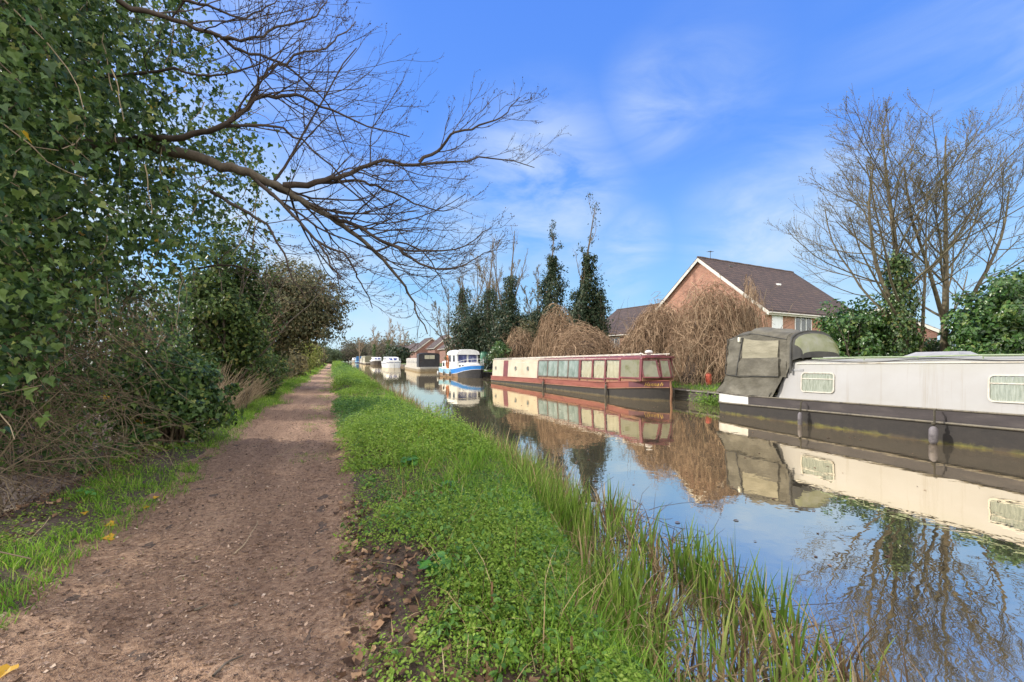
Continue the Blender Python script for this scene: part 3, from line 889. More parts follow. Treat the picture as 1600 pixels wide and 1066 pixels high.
mb.build('roof_board', mat('grey_board', [(.20, .20, .20), (.34, .34, .34)], 4, .6), white_boat, .006)

# canvas cover
def hoop(x, b, zs, zt, zb, ybl=None, k=9):
    """half-ring: up the viewer side, over, down"""
    pts = []
    for i in range(6):
        f = i / 5; pts.append((x, -((ybl or b + .06) + (b - (ybl or b + .06)) * f), zb + (zs - zb) * f))
    for i in range(1, k):
        a = PI * i / k; pts.append((x, -b * math.cos(a), zs + (zt - zs) * math.sin(a) ** .8))
    return pts + [(x, -y, z) for (x, y, z) in pts[5::-1]]
WK = SineNoise(21, 22, 3, 14, 3)
def wrinkle(p, a=.012):
    x, y, z = p; d = a * float(WK(x * 1.0 + z * .8, y, z * 1.4 - x * .5))
    if z > 1.32 and x < 1.1 and z < 2.45: d += a * .9 * math.sin(17 * (z + .75 * x) + 2 * math.sin(5 * x))
    if z < 1.26: d += a * 1.8 * math.sin(13 * math.atan2(z - 1.45, x - .95 + .001)) * min(1, (1.27 - z) * 4)
    return (x + d * .3, y + d * (1 if y > 0 else -1), z + d * .4)
def cover_rows(stations, a=.012, dens=4):
    secs = []
    for (s0, s1) in zip(stations[:-1], stations[1:]):
        h0, h1 = hoop(*s0), hoop(*s1)
        for k in range(dens):
            f = k / dens
            sag = .035 * math.sin(PI * f)
            secs.append([tuple(np.array(p) * (1 - f) + np.array(q) * f - np.array([0, 0, sag * (p[2] > 1.9)])) for p, q in zip(h0, h1)])
    secs.append(hoop(*stations[-1]))
    def dense(sec):
        out = []
        for p, q in zip(sec[:-1], sec[1:]):
            for k in range(2): out.append(tuple(np.array(p) * (1 - k / 2) + np.array(q) * k / 2))
        return out + [sec[-1]]
    return [[wrinkle(p, a) for p in dense(s)] for s in secs]
ST = [(.55, .84, 2.46, 2.56, 1.30, .95), (1.0, .88, 2.57, 2.76, 1.27, .98), (1.5, .90, 2.61, 2.84, 1.25, 1.0), (2.1, .90, 2.50, 2.75, 1.25, .98), (2.72, .90, 2.36, 2.62, 1.25, .96)]
mb = MB(); mb.loft(cover_rows(ST, .020, 10), smooth=True, caps=False)
# stern end panel
h0 = hoop(*ST[0]); mb.add([wrinkle(p) for p in h0], [list(range(len(h0)))], 0)
cover = mb.build('canvas_cover', M['canvas'], white_boat)
# lower skirt flaring to the gunwale
sk = []
for x in np.linspace(.05, 2.5, 22):
    w = [wv for xv, wv in pr if xv >= x][0]
    bt = max(.62 + .02, gz(x) + .01)
    tz = 1.27
    xt = .55 + (x - .05) * (1.98 / 2.45)
    xb = x if x < 2.3 else x - .15
    row = []
    for i in range(13):
        f = i / 12
        row.append(wrinkle((xb + (xt + .10 * (x / 2.5) - xb) * f, -((w + .025) + (.985 - w - .025) * f + .03 * math.sin(PI * f) * (-1)), bt + (tz - bt) * f), .014))
    sk.append(row)
mb = MB(); mb.loft(sk, caps=False, smooth=True); mb.loft([[(x, -y, z) for x, y, z in r_] for r_ in sk], caps=False, smooth=True)
x0 = .05; mb.add([sk[0][0], sk[0][-1], (sk[0][-1][0], -sk[0][-1][1], sk[0][-1][2]), (sk[0][0][0], -sk[0][0][1], sk[0][0][2])], [(0, 1, 2, 3)])
mb.build('canvas_skirt', M['canvas'], white_boat)
# front hood with clear windscreen
FR = [(2.72, .90, 2.36, 2.62, 1.30, .955), (2.86, .90, 2.26, 2.60, 1.66, .93), (2.9, .90, 2.22, 2.59, 1.72, .92)]
mb = MB(); mb.loft(cover_rows(FR, .004, 3), smooth=True, caps=False)
h = hoop(2.9, .91, 2.22, 2.60, 1.74, .92); base = hoop(3.10, .74, 1.79, 1.83, 1.76, .78)
def scr(f, i): return tuple(np.array(h[i]) * (1 - f) + np.array(base[i]) * f + np.array([.10 * math.sin(PI * f), 0, .06 * math.sin(PI * f)]))
n = len(h)
# dark surround: the whole screen, sheet set proud of it only in the middle
mb.loft([[scr(f, i) for i in range(n)] for f in (0, .1)], 1, caps=False, smooth=True)
mb.loft([[scr(f, i) for i in range(n)] for f in (.82, .92, 1)], 1, caps=False, smooth=True)
mb.loft([[scr(f, i) for i in range(0, 6)] for f in (.1, .4, .65, .82)], 1, caps=False, smooth=True)
mb.loft([[scr(f, i) for i in range(n - 6, n)] for f in (.1, .4, .65, .82)], 1, caps=False, smooth=True)
hood = mb.build('canvas_hood', [M['canvas'], M['canvas_dark']], white_boat)
mb = MB(); mb.loft([[scr(f, i) for i in range(5, n - 5)] for f in (.1, .28, .46, .64, .82)], caps=False, smooth=True)
mb.build('clear_windscreen', M['sheet'], hood)
mb = MB(); mb.tube([tuple(np.array(p) + [0.0, 0.012 * (-1 if p[1] < 0 else 1), .012]) for p in hoop(2.86, .905, 2.24, 2.605, 1.35, .945)], .03, 7)
mb.build('hoop_band', M['canvas_dark'], hood)
# roll-up side panel, zip edges, strap
def side_p(x, z, n):
    f = np.clip((z - 1.25) / 1.3, 0, 1); return (x, -(1.0 + (.90 - 1.0) * f) - n, z)
mb = MB(); rows = []
for i in range(13):
    x = 1.22 + 1.26 * i / 12; row = []
    for j in range(9):
        z = 1.83 + (.66 - .14 * i / 12) * j / 8 - .05 * math.sin(PI * i / 12) * (j / 8)
        row.append(wrinkle(side_p(x, z, .022 + .012 * math.sin(i * 1.1 + j * .7)), .006))
    rows.append(row)
mb.loft(rows, caps=False, smooth=True); mb.build('window_flap', M['canvas_light'], cover)
mb = MB(); rows = []
for i in range(13):
    x = 1.10 + 1.42 * i / 12
    rows.append([wrinkle(side_p(x, 1.27 + .56 * j / 8, .026 + .03 * math.sin(i * 1.5 + j * .45) * (j / 8) ** .7), .006) for j in range(9)])
mb.loft(rows, caps=False, smooth=True); mb.build('lower_flap', M['canvas'], cover)
mb = MB(); mb.tube([side_p(1.02, 1.26, .03), side_p(1.10, 1.75, .035), side_p(1.22, 2.50, .03)], .022, 6); mb.tube([side_p(2.5, 1.25, .02), side_p(1.02, 1.25, .035), side_p(.58, 1.30, .02)], .012, 5)
mb.tube([(.52, -.96, 1.3), (.55, -.855, 2.48)], .014, 5)
mb.tube([(x, -(b_ + .012), z_ + .005) for x, b_, z_, *q_ in ST], .013, 5); mb.build('zip_edge', M['canvas_dark'], cover)
mb = MB(); mb.box(1.06, 1.14, -.98, -.90, 2.36, 2.52); mb.build('flap_strap', mat('strap_cream', (.42, .40, .28), 5, .8), cover, .01)
mb = MB(); mb.lathe([(.03, 0), (.05, .02), (.03, .06), (.06, .09), (.02, .11)], (.35, -.80, .68), 10); mb.build('mooring_stud', M['black_iron'], white_boat)


def fender(loc, h, r, top, label, m=None, rot=0, lean=0):
    """a hanging fender: rope over the gunwale, ribbed tube"""
    o = thing('fender', label, 'fender', loc, (0, 0, rot), 'fenders hung along the boats')
    b = MB(); b.lathe([(r * .25, h), (r * .7, h * .93), (r, h * .82), (r * 1.02, h * .5), (r, h * .18), (r * .7, h * .06), (r * .25, 0)], (0, 0, 0), 14)
    b.build('fender_body', m or M['fender_grey'], o)
    b = MB(); b.tube([(0, 0, h * .97), (.01, .01, h + (top - h) * .5), (-.005, .03, top), (0, .12, top + .02)], .014, 6)
    b.tube([(0.02, 0.012, h + (top - h) * .2), (.012, .03, top)], .012, 6); b.lathe([(.03, h + .02), (.042, h + .05), (.03, h + .09)], (0, 0, 0), 8)
    b.build('rope', M['rope'], o)
    return o


M['fender_grey'] = mat('fender_grey', [(.05, .045, .05), (.15, .135, .14), (.08, .07, .075)], 7, .6)
M['fender_dirty'] = mat('fender_weedy', [(.05, .045, .035), (.13, .115, .09)], 9, .8)
fender((12.10, 8.62, -.47), .42, .056, .70, 'slim grey fender hung below the curtained window of the white narrowboat', rot=R(-90))
fender((12.08, 5.62, -.42), .40, .078, .74, 'fat grey fender hung between the windows of the white narrowboat', rot=R(-90))

# ---- red and cream narrowboat ------------------------------------------
L2 = 18.65
ang2 = math.atan2(-18.6, 1.1)
red_boat = thing('narrowboat', 'weathered red and cream narrowboat with curtained glazed bow, name painted in gold', 'boat', (12.58, 34.2, WATER), (0, -.006, ang2), 'boats moored along the far bank')
ca, sa = math.cos(ang2), math.sin(ang2)
def s_px(px, off=1.0):
    """distance along this boat where its near side is sighted"""
    t = (px - 800) / FOC; r_ = (FX + RX * t) / (FY + RY * t)
    ox, oy = 12.58 + off * sa, 34.2 - off * ca
    return (r_ * oy - ox) / (ca - r_ * sa)
pr2 = hull_profile(L2, 1.05, .45, 2.6, stern_r=1.2)
gz2 = lambda x: .46 + .012 * x * .6 + .16 * sstep(x, L2 - 4, L2)
rz2 = lambda x: gz2(x) - .30
M['hull_red'] = mat('faded_red_paint', [(.08, .03, .025), (.20, .055, .038), (.24, .075, .055)], 2.2, .6, .15, 20, lo=.25, hi=.6, stretch=(.5, 1, 2))
M['hull_bow_red'] = mat('maroon_paint', [(.085, .03, .04), (.14, .045, .055)], 3, .55)
M['cream'] = mat('cream_paint', [(.26, .21, .14), (.44, .38, .27), (.50, .44, .33)], 1.3, .6, .05, lo=.2, hi=.6, stretch=(.7, 1, .6))
M['maroon'] = mat('maroon_trim', [(.10, .028, .033), (.20, .045, .05)], 3, .5)
M['rust'] = mat('rusty_wood', [(.12, .07, .045), (.26, .13, .075), (.20, .14, .08)], 6, .85, .3)
M['frame_brown'] = mat('frame_brown', [(.07, .05, .045), (.15, .11, .085)], 5, .7)
mb = MB(); hull_band(mb, pr2, lambda x: -.5, rz2, -.06, 0)
mb.build('hull', M['blacking_red'], red_boat)
mb = MB(); hull_band(mb, pr2, rz2, gz2, .003, .012, matf=lambda i, j: 1 if pr2[i][0] > L2 - 1.75 else 0)
mb.build('topside', [M['hull_red'], M['hull_bow_red']], red_boat)
mb = MB()
for sg in (-1, 1):
    mb.tube([(x, sg * (w + .025), rz2(x)) for x, w in pr2], .026, 6, 0)
    mb.tube([(x, sg * (w + .015), gz2(x)) for x, w in pr2], .024, 6, 1)
mb.build('rubbing_strake', [M['rust'], M['hull_red']], red_boat)
mb = MB(); mb.loft([[(x, -w, gz2(x) - .004), (x, 0, gz2(x) + .004), (x, w, gz2(x) - .004)] for x, w in pr2], caps=False); mb.build('deck', M['rust'], red_boat)
ZT = lambda x: 1.70 + .008 * x
def sec2(x, b0=.93, b1=.84, z0=None, top=None):
    z0 = gz2(x) - .02 if z0 is None else z0; t = ZT(x) if top is None else top
    hf = [(-b0, z0), (-b1 - .006, t - .06), (-b1 + .03, t - .01), (-b1 * .5, t + .035), (0, t + .05)]
    return [(x, y, z) for y, z in hf] + [(x, -y, z) for y, z in hf[-2::-1]]
s_a, s_c = s_px(768, .93), s_px(841, .93)
s_d, s_e = s_px(906, .93), s_px(1003, .93)
mb = MB(); mb.loft([sec2(x) for x in np.linspace(max(s_a, .7), s_c, 9)], smooth=False); mb.build('cabin', M['cream'], red_boat)
def P2(x0, z0, b0=.932, b1=.850):
    def P(u, v, n):
        x = x0 + u; z = z0 + v; zb = gz2(x); f = (z - zb) / (ZT(x) - .06 - zb)
        return (x, -(b0 + (b1 - b0) * f) - n, z)
    return P
b0_, b1_ = s_px(786, .93), s_px(793, .93)
mb = MB(); P = P2(0, 0)
mb.loft([[P(x, gz2(x) + .01 + (ZT(x) - .07 - gz2(x)) * j / 4, .004) for j in range(5)] for x in np.linspace(b0_, b1_, 4)], caps=False); mb.build('red_band', M['maroon'], red_boat)
M['brass'] = mat('brass_ring', [(.22, .20, .16), (.40, .36, .28)], 8, .45)
M['port_glass'] = mat('port_glass', [(.10, .12, .12), (.20, .22, .20)], 1.2, .08, spec=.7)
for px in (774, 805, 824):
    x0 = s_px(px, .93); z0 = gz2(x0) + .62; Pw = P2(x0, z0); mb = MB(); k = 20
    ring = lambda r_, nn: [Pw(r_ * math.cos(2 * PI * i / k), r_ * math.sin(2 * PI * i / k), nn) for i in range(k)]
    vs = ring(.17, .002) + ring(.165, .03) + ring(.13, .03) + ring(.128, .004)
    mb.add(vs, [[a * k + j, a * k + (j + 1) % k, (a + 1) * k + (j + 1) % k, (a + 1) * k + j] for a in range(3) for j in range(k)], 0, True)
    f = mb.build('porthole', M['brass'], red_boat); mb = MB(); mb.poly(ring(.132, .012)); mb.build('pane', M['port_glass'], f)
# painted panel lines on the cabin side
mb = MB()
for a, b in ((s_a + .15, b0_ - .15), (b1_ + .2, s_c - .2)):
    for (u0, u1, v0, v1) in ((a, b, .12, .135), (a, b, 1.02, 1.035), (a, a + .02, .12, 1.03), (b - .02, b, .12, 1.03)):
        mb.add([P(u, gz2(u) + v, .003) for u, v in ((u0, v0), (u1, v0), (u1, v1), (u0, v1))], [(0, 1, 2, 3)])
mb.build('coach_lines', mat('coach_line', (.30, .24, .16), 3, .6), red_boat)
# glazed saloon: roof + posts + bays
mb = MB()
xs2 = np.linspace(s_c, s_px(1004, .92) - .05, 10)
mb.loft([sec2(x, .86, .85, ZT(x) - .10) for x in xs2])
rf = mb.build('roof', M['maroon'], red_boat)
mb = MB(); mb.loft([[(x, -.92, gz2(x) - .01), (x, -.905, gz2(x) + .16), (x, .905, gz2(x) + .16), (x, .92, gz2(x) - .01)] for x in np.linspace(s_c, s_px(1004, .92), 8)]); mb.build('sill_panel', M['rust'], red_boat)
M['old_glass'] = mat('greened_glass', [(.12, .16, .13), (.22, .27, .24), (.34, .38, .35)], 2.0, .15, spec=.7, stretch=(1.5, 1, .7), lo=.35, hi=.7)
M['drape'] = mat('cream_drape', [(.58, .53, .38), (.74, .69, .53)], 2.5, .8)
M['haze_pane'] = mat('hazed_pane', [(.26, .27, .13), (.44, .43, .30), (.36, .37, .26)], 2.6, .25, spec=.6)
def hazy(m, k):
    nt = m.node_tree; p = nt.nodes['Principled BSDF']; t = nt.nodes.new('ShaderNodeBsdfTranslucent'); mx = nt.nodes.new('ShaderNodeMixShader'); mx.inputs[0].default_value = k
    src = p.inputs['Base Color'].links[0].from_socket; nt.links.new(src, t.inputs[0]); nt.links.new(p.outputs[0], mx.inputs[1]); nt.links.new(t.outputs[0], mx.inputs[2]); nt.links.new(mx.outputs[0], nt.nodes['Material Output'].inputs[0])
hazy(M['haze_pane'], .5); hazy(M['drape'], .3)
def bay(px0, px1, frame_m, kind, slant=0):
    x0, x1 = s_px(px0, .90), s_px(px1, .90)
    xc = (x0 + x1) / 2; zl = gz2(xc) + .17; zh = ZT(xc) - .12
    w_, h_ = (x1 - x0) - .12, zh - zl - .06
    panel_window(red_boat, P2(xc, (zl + zh) / 2, .915, .845), w_, h_, .06 if kind == 'glass' else .015, frame_m, {'glass': M['old_glass'], 'drape': M['clear'], 'haze': M['haze_pane']}[kind], fw=.065, th=.045,
                 curtain=M['drape'] if kind == 'drape' else None, fold_slant=slant, folds=.12, deep=.03 if kind == 'drape' else 0)
for a, b in ((841, 856), (856, 872), (872, 888), (888, 905)): bay(a, b, M['frame_brown'], 'glass')
bay(907, 926, M['maroon'], 'drape', .9); bay(926, 946, M['maroon'], 'drape', -.9); bay(946, 969, M['maroon'], 'drape', -1.3); bay(969, 1001, M['maroon'], 'haze')
for x in [s_px(q, .9) for q in (841, 906, 946, 969, 1002)]:
    for sg in (-1, 1): mb = MB(); mb.loft([[(x + a, sg * (.925 + .012 - .07 * f + e), gz2(x) + (ZT(x) - .1 - gz2(x)) * f) for a, e in ((-.05, -.05), (.05, -.05), (.05, .025), (-.05, .025))] for f in (0, 1)], close=True); mb.build('window_post', M['maroon'], red_boat)
# raked front: two cant windows and a centre pane
xf0 = s_px(1004, .92); xf1 = xf0 + .50
xr = xf0 - .10
def front(y, f, n=0):   # f 0 at sill, 1 at roof
    xo = xf1 - .50 * max(0, abs(y) - .3) / .6
    c_ = 1 if abs(y) < .31 else .6
    return (xo - .22 * f + n * c_, y + (0 if c_ == 1 else math.copysign(.8 * n, y)), gz2(xf1) + .05 + (ZT(xr) - .08 - gz2(xf1) - .05) * f)
cols = [-.90, -.30, .30, .90]
for a, b in zip(cols[:-1], cols[1:]):
    def Pf(u, v, n, a=a, b=b):
        f = .5 + v; y = (a + b) / 2 + u * (1 - .10 * f); return front(y, f, n)
    panel_window(red_boat, Pf, (b - a) - .12, .74, .01, M['maroon'], M['haze_pane'], fw=.055, th=.04)
mb = MB(); mb.loft([[(x, -.86, ZT(x) - .10), (x, -.87, ZT(x) - .02), (x, 0, ZT(x) + .04), (x, .87, ZT(x) - .02), (x, .86, ZT(x) - .10)] for x in (xs2[-1] - .02, xr + .20)] + [[(xr + .40, -.42, ZT(x) - .10), (xr + .40, -.43, ZT(x) - .02), (xr + .40, 0, ZT(x) + .03), (xr + .40, .43, ZT(x) - .02), (xr + .40, .42, ZT(x) - .10)] for x in (xr + .66,)]); mb.build('roof_visor', M['maroon'], red_boat)
M['rail_white'] = mat('rail_flaky_white', [(.30, .22, .14), (.62, .58, .5), (.66, .63, .57)], 9, .6)
mb = MB()
for sg in (-1, 1):
    mb.tube([(x, sg * .78, ZT(x) + .10) for x in np.linspace(s_a + .2, xr, 24)], .022, 6)
    for x in np.linspace(s_a + .3, xr - .2, 16): mb.tube([(x, sg * .78, ZT(x)), (x, sg * .78, ZT(x) + .1)], .014, 5)
    mb.box(s_a, xr, sg * .845 - .015, sg * .845 + .015, 1.72, 1.75)
mb.build('handrail', M['rail_white'], red_boat)
mb = MB(); mb.lathe([(.08, 0), (.08, .09), (.16, .10), (.17, .18), (.12, .23), (.03, .25)], (s_px(1010, .5), -.35, ZT(17) + .03), 16)
mb.lathe([(.05, 0), (.05, .06), (.08, .07), (.02, .11)], (s_px(1000, .5), -.45, ZT(17) + .05), 12)
mb.build('roof_vent', M['hull_white'], red_boat)
# the name on the bow
tcv = bpy.data.curves.new('lettering', 'FONT'); tcv.body = 'Hannah'; tcv.size = .25; tcv.shear = .45; tcv.extrude = .003; tcv.space_character = 1.12; tcv.align_x = 'LEFT'
to = bpy.data.objects.new('lettering', tcv); COL.objects.link(to)
bpy.context.view_layer.update()
tm = bpy.data.meshes.new_from_object(to); bpy.data.objects.remove(to)
def hb(x): return float(np.interp(x, [p[0] for p in pr2], [p[1] for p in pr2]))
def px_of(s, off):
    X, Y = 12.58 + s * ca + off * sa, 34.2 + s * sa - off * ca
    return 800 + FOC * (RX * X + RY * Y) / (FX * X + FY * Y)
hs = np.linspace(L2 - 4, L2 - .05, 300); hp = [px_of(s, hb(s)) for s in hs]
x_t, x_e = float(np.interp(1007, hp, hs)), float(np.interp(1037, hp, hs))
sc_x = (x_e - x_t) / max(v.co.x for v in tm.vertices)
for v in tm.vertices:
    x = x_t + v.co.x * sc_x; v.co = (x, -(hb(x) + .022 + v.co.z), gz2(x) - .235 + v.co.y)
gold = mat('gold_lettering', [(.50, .30, .05), (.62, .42, .10)], 9, .4)
tm.materials.clear(); tm.materials.append(gold)
lo_ = bpy.data.objects.new('name_lettering', tm); COL.objects.link(lo_); lo_.parent = red_boat
mb = MB(); mb.tube([(L2 - .02, 0, .75), (L2 + .06, 0, .3), (L2 + .02, 0, -.3)], .05, 8); mb.build('stem_post', M['rust'], red_boat)
lb = Vector
for px, h_, lab in ((850, .50, 'thin dark fender hung amidships below the green-glazed windows of the red narrowboat'), (948, .62, 'long weedy fender hung below the draped windows of the red narrowboat')):
    s_ = s_px(px, 1.08); wx = 12.58 + s_ * ca + 1.14 * sa; wy = 34.2 + s_ * sa - 1.14 * ca
    fender((wx, wy, WATER - .03), h_, .055, .50 if h_ < .6 else .66, lab, M['fender_dirty'], rot=ang2)
    
# ---- blue and white cruiser --------------------------------------------
cr_ang = math.atan2(-6.5, 1.0)
cruiser = thing('cruiser', 'blue and white cabin cruiser with arched wheelhouse, bow towards the towpath', 'boat', (11.62, 46.8, WATER), (0, 0, cr_ang), 'boats moored along the far bank')
Lc = 7.3
pc = [(0, 1.30), (.4, 1.38), (1.5, 1.42), (3.5, 1.42), (4.8, 1.34), (5.8, 1.10), (6.6, .70), (7.1, .30), (7.3, .05)]
cz = lambda x: .95 - .12 * math.sin(PI * min(1, x / 6)) + .28 * sstep(x, 3.5, 7.3)
M['blue'] = mat('bright_blue_paint', [(.015, .16, .52), (.03, .26, .68)], 2, .35)
M['light_blue'] = mat('pale_blue_paint', [(.16, .38, .55), (.30, .50, .62)], 3, .4)
M['boat_white'] = mat('boat_white', [(.60, .60, .58), (.76, .76, .74)], 3, .4)
M['boat_tan'] = waterline_mat('hull_tan', (.20, .12, .07), (.30, .20, .12), (.30, .22, .08), (.12, .08, .05), .02, .08)
mb = MB(); hull_band(mb, pc, lambda x: -.4, lambda x: cz(x) - .52 + .12 * sstep(x, 4.5, 7.3), -.22, -.05, matf=lambda i, j: 1 if pc[i][0] > 4.4 else 0); mb.build('hull', [M['boat_tan'], mat('hull_black', [(.012, .012, .016), (.03, .03, .035)], 4, .5)], cruiser)
mb = MB(); hull_band(mb, pc, lambda x: cz(x) - .50 + .12 * sstep(x, 4.5, 7.3), lambda x: cz(x) - .07, -.045, 0, matf=lambda i, j: 1 if pc[i][0] > 3.0 else 0); mb.build('topside', [M['light_blue'], M['blue']], cruiser)
mb = MB(); hull_band(mb, pc, lambda x: cz(x) - .07, cz, .004, .012); hull_band(mb, pc, lambda x: cz(x) - .54 + .12 * sstep(x, 4.5, 7.3), lambda x: cz(x) - .50 + .12 * sstep(x, 4.5, 7.3), -.03, -.03)
mb.loft([[(x, -w, cz(x) - .01), (x, w, cz(x) - .01)] for x, w in pc], caps=False); mb.build('gunwale', M['boat_white'], cruiser)
# wheelhouse: arched box
def arch(x, b, z0, zs, zt, k=9):
    return [(x, -b, z0)] + [(x, -b * math.cos(PI * i / k), zs + (zt - zs) * math.sin(PI * i / k) ** .75) for i in range(k + 1)] + [(x, b, z0)]
mb = MB(); mb.loft([arch(2.3, 1.16, .8, 2.2, 2.62), arch(4.35, 1.16, .8, 2.2, 2.66)], smooth=False); wh = mb.build('wheelhouse', M['boat_white'], cruiser)
mb = MB(); mb.loft([arch(2.1, 1.22, 2.2, 2.28, 2.72), arch(4.6, 1.22, 2.2, 2.28, 2.74)]); mb.build('wheelhouse_roof', M['boat_white'], cruiser)
M['blue_glass'] = mat('blue_glass', [(.03, .035, .10), (.10, .12, .26), (.30, .33, .42)], 1.5, .06, spec=.8, lo=.4, hi=.75)
for y0 in (-.55, .55):
    Pq = lambda u, v, n, y0=y0: (4.352 + n, y0 + u, 1.86 + v)
    panel_window(wh, Pq, .92, .86, .14, M['boat_white'], M['blue_glass'], fw=.05, th=.03, name='windscreen')
for x0 in (2.75, 3.75):
    Pq = lambda u, v, n, x0=x0: (x0 + u, -1.162 - n, 1.82 + v)
    panel_window(wh, Pq, .55, .62, .06, M['boat_white'], M['window_dark'], fw=.04, th=.025, name='window')
mb = MB(); mb.loft([arch(.35, 1.05, .8, 1.45, 1.62), arch(2.298, 1.08, .8, 1.5, 1.66)]); ac = mb.build('aft_cabin', M['boat_white'], cruiser)
for x0 in (.85, 1.65): panel_window(ac, (lambda u, v, n, x0=x0: (x0 + u, -1.066 - n, 1.22 + v)), .5, .42, .05, M['boat_white'], M['window_dark'], fw=.04, th=.025)
mb = MB(); mb.loft([arch(4.352, 1.0, .8, 1.28, 1.42), arch(5.5, .8, .85, 1.3, 1.42), arch(6.0, .55, .9, 1.22, 1.3)]); fc = mb.build('fore_cabin', M['boat_white'], cruiser)
for x0 in (4.7, 5.2): panel_window(fc, (lambda u, v, n, x0=x0: (x0 + u, -1.0 + (x0 + u - 4.352) * .174 - n, 1.13 + v)), .28, .2, .04, M['boat_white'], M['window_dark'], fw=.03, th=.02)
mb = MB()
rl = [(x, w - .06) for x, w in pc if x >= 3.5]
for sg in (-1, 1):
    mb.tube([(x, sg * w, cz(x) + .55) for x, w in rl], .018, 5); mb.tube([(x, sg * w, cz(x) + .28) for x, w in rl], .012, 5)
    for x, w in rl: mb.tube([(x, sg * w, cz(x)), (x, sg * w, cz(x) + .55)], .014, 5)
mb.build('guard_rail', M['boat_white'], cruiser)
orange = mat('orange_cover', [(.42, .13, .04), (.52, .20, .08)], 4, .7)
ob = thing('life_ring', 'orange covered life ring hung on the blue cruiser wheelhouse side', 'life ring', tuple((Matrix.Translation(cruiser.location) @ Matrix.Rotation(cr_ang, 4, 'Z')) @ Vector((2.25, -1.24, 1.42))), (0, 0, cr_ang))
mb = MB(); k = 16
for i in range(k):
    pass
mb.loft([[(.34 * math.cos(a) * (1 + .28 * math.cos(b)) * .62, .07 * math.sin(b), .62 * math.sin(a) * (1 + .2 * math.cos(b))) for b in np.linspace(0, 2 * PI, 9)[:-1]] for a in np.linspace(0, 2 * PI, 20)], close=True, caps=False, smooth=True)
mb.build('ring', orange, ob); mb = MB(); mb.tube([(-.2, -.08, -.1), (0, -.09, .55), (.2, -.08, -.1)], .015, 5); mb.build('rope', M['rope'], ob)
T_c = Matrix.Translation(cruiser.location) @ Matrix.Rotation(cr_ang, 4, 'Z')
for x_, lab in ((.1, 'pale fender at the stern corner of the blue cruiser'), (2.0, 'dark fender hung beside the aft cabin of the blue cruiser'), (3.6, 'dark fender hung below the wheelhouse of the blue cruiser')):
    p = T_c @ Vector((x_, -1.53 if x_ > 1 else -1.42, .12)); fender(tuple(p), .42, .09, .85, lab, M['boat_white'] if x_ < 1 else M['fender_dirty'], rot=cr_ang)

# ---- the rest of the moorings ------------------------------------------
def far_narrowboat(px_near, Xc, Lb, label, side_m, end_m, hull_m, cabin_h=1.75, d=None, end_wall=True, wins=5, end_glass=True, ang=-90, beam=1.05, name='narrowboat', Y=None):
    """px_near: bearing of the near end; Lb metres running away up the cut"""
    if Y is None: d_, Y = atx(px_near, Xc)
    a = R(ang)
    root = thing(name, label, 'boat', (Xc, Y, WATER), (0, 0, a + PI), 'boats moored along the far bank')
    # local x runs away from the near end, near side is +y
    p_ = [(0, beam * .8), (.3, beam * .95), (.8, beam), (Lb - 2, beam), (Lb - .8, beam * .7), (Lb, .08)]
    b = MB(); hull_band(b, p_, lambda x: -.4, lambda x: .32, -.04, 0); b.build('hull', hull_m, root)
    b = MB(); hull_band(b, p_, lambda x: .32, lambda x: .62, .004, .004); b.loft([[(x, -w, .615), (x, w, .615)] for x, w in p_], caps=False); b.build('topside', side_m, root)
    b = MB(); b.loft([[(x, y * 1, z) for (x, y, z) in arch(x, beam * .88, .6, cabin_h - .12, cabin_h, 6)] for x in (2.6, Lb - 2.5)]); cab = b.build('cabin', side_m, root)
    for i in range(wins):
        x0 = 3.6 + (Lb - 7.2) * i / max(wins - 1, 1)
        panel_window(cab, (lambda u, v, n, x0=x0: (x0 - u, beam * .88 + n, (cabin_h + .6) / 2 + .05 + v)), .7, .42, .1, M['boat_white'], M['window_dark'], fw=.04, th=.03)
    b = MB(); b.loft([arch(.25, beam * .92, .62, 2.35, 2.62, 6), arch(2.6, beam * .92, .62, 2.35, 2.66, 6)]); hd = b.build('stern_cover', end_m, root)
    if end_glass:
        b = MB(); b.box(.205, .245, -.75, .65, 1.75, 2.28); w_ = b.build('window', M['sheet_pale'], hd, .01); b = MB(); b.box(.195, .25, -.06, -.03, 1.75, 2.28); b.build('glazing_bar', end_m, w_)
    b = MB(); b.box(2.62, 2.66, -.6, .95, .9, 2.2); b.build('side_flap', M['sheet_pale'], hd)
    b = MB(); b.tube([(.0, -beam * .8, .58), (-.04, 0, .60), (.0, beam * .8, .58)], .03, 6); b.build('stern_rail', M['boat_white'], root)
    return root


M['sheet_pale'] = mat('pale_sheet', [(.42, .40, .29), (.52, .50, .38)], 3, .4)
M['grey_boat'] = mat('grey_beige_paint', [(.32, .29, .24), (.46, .43, .37)], 2, .6)
M['dark_cover'] = mat('dark_cover', [(.012, .013, .017), (.035, .036, .042)], 2, .6)
d_, Y_ = atx(669, 12.4)
grey_boat = far_narrowboat(669, 12.6, 21, 'long beige grey narrowboat with a square black stern cover', M['grey_boat'], M['dark_cover'], mat('brown_hull', [(.16, .12, .07), (.30, .25, .16)], 3, .7), wins=6, beam=1.6, ang=-93, cabin_h=1.9, Y=Y_)


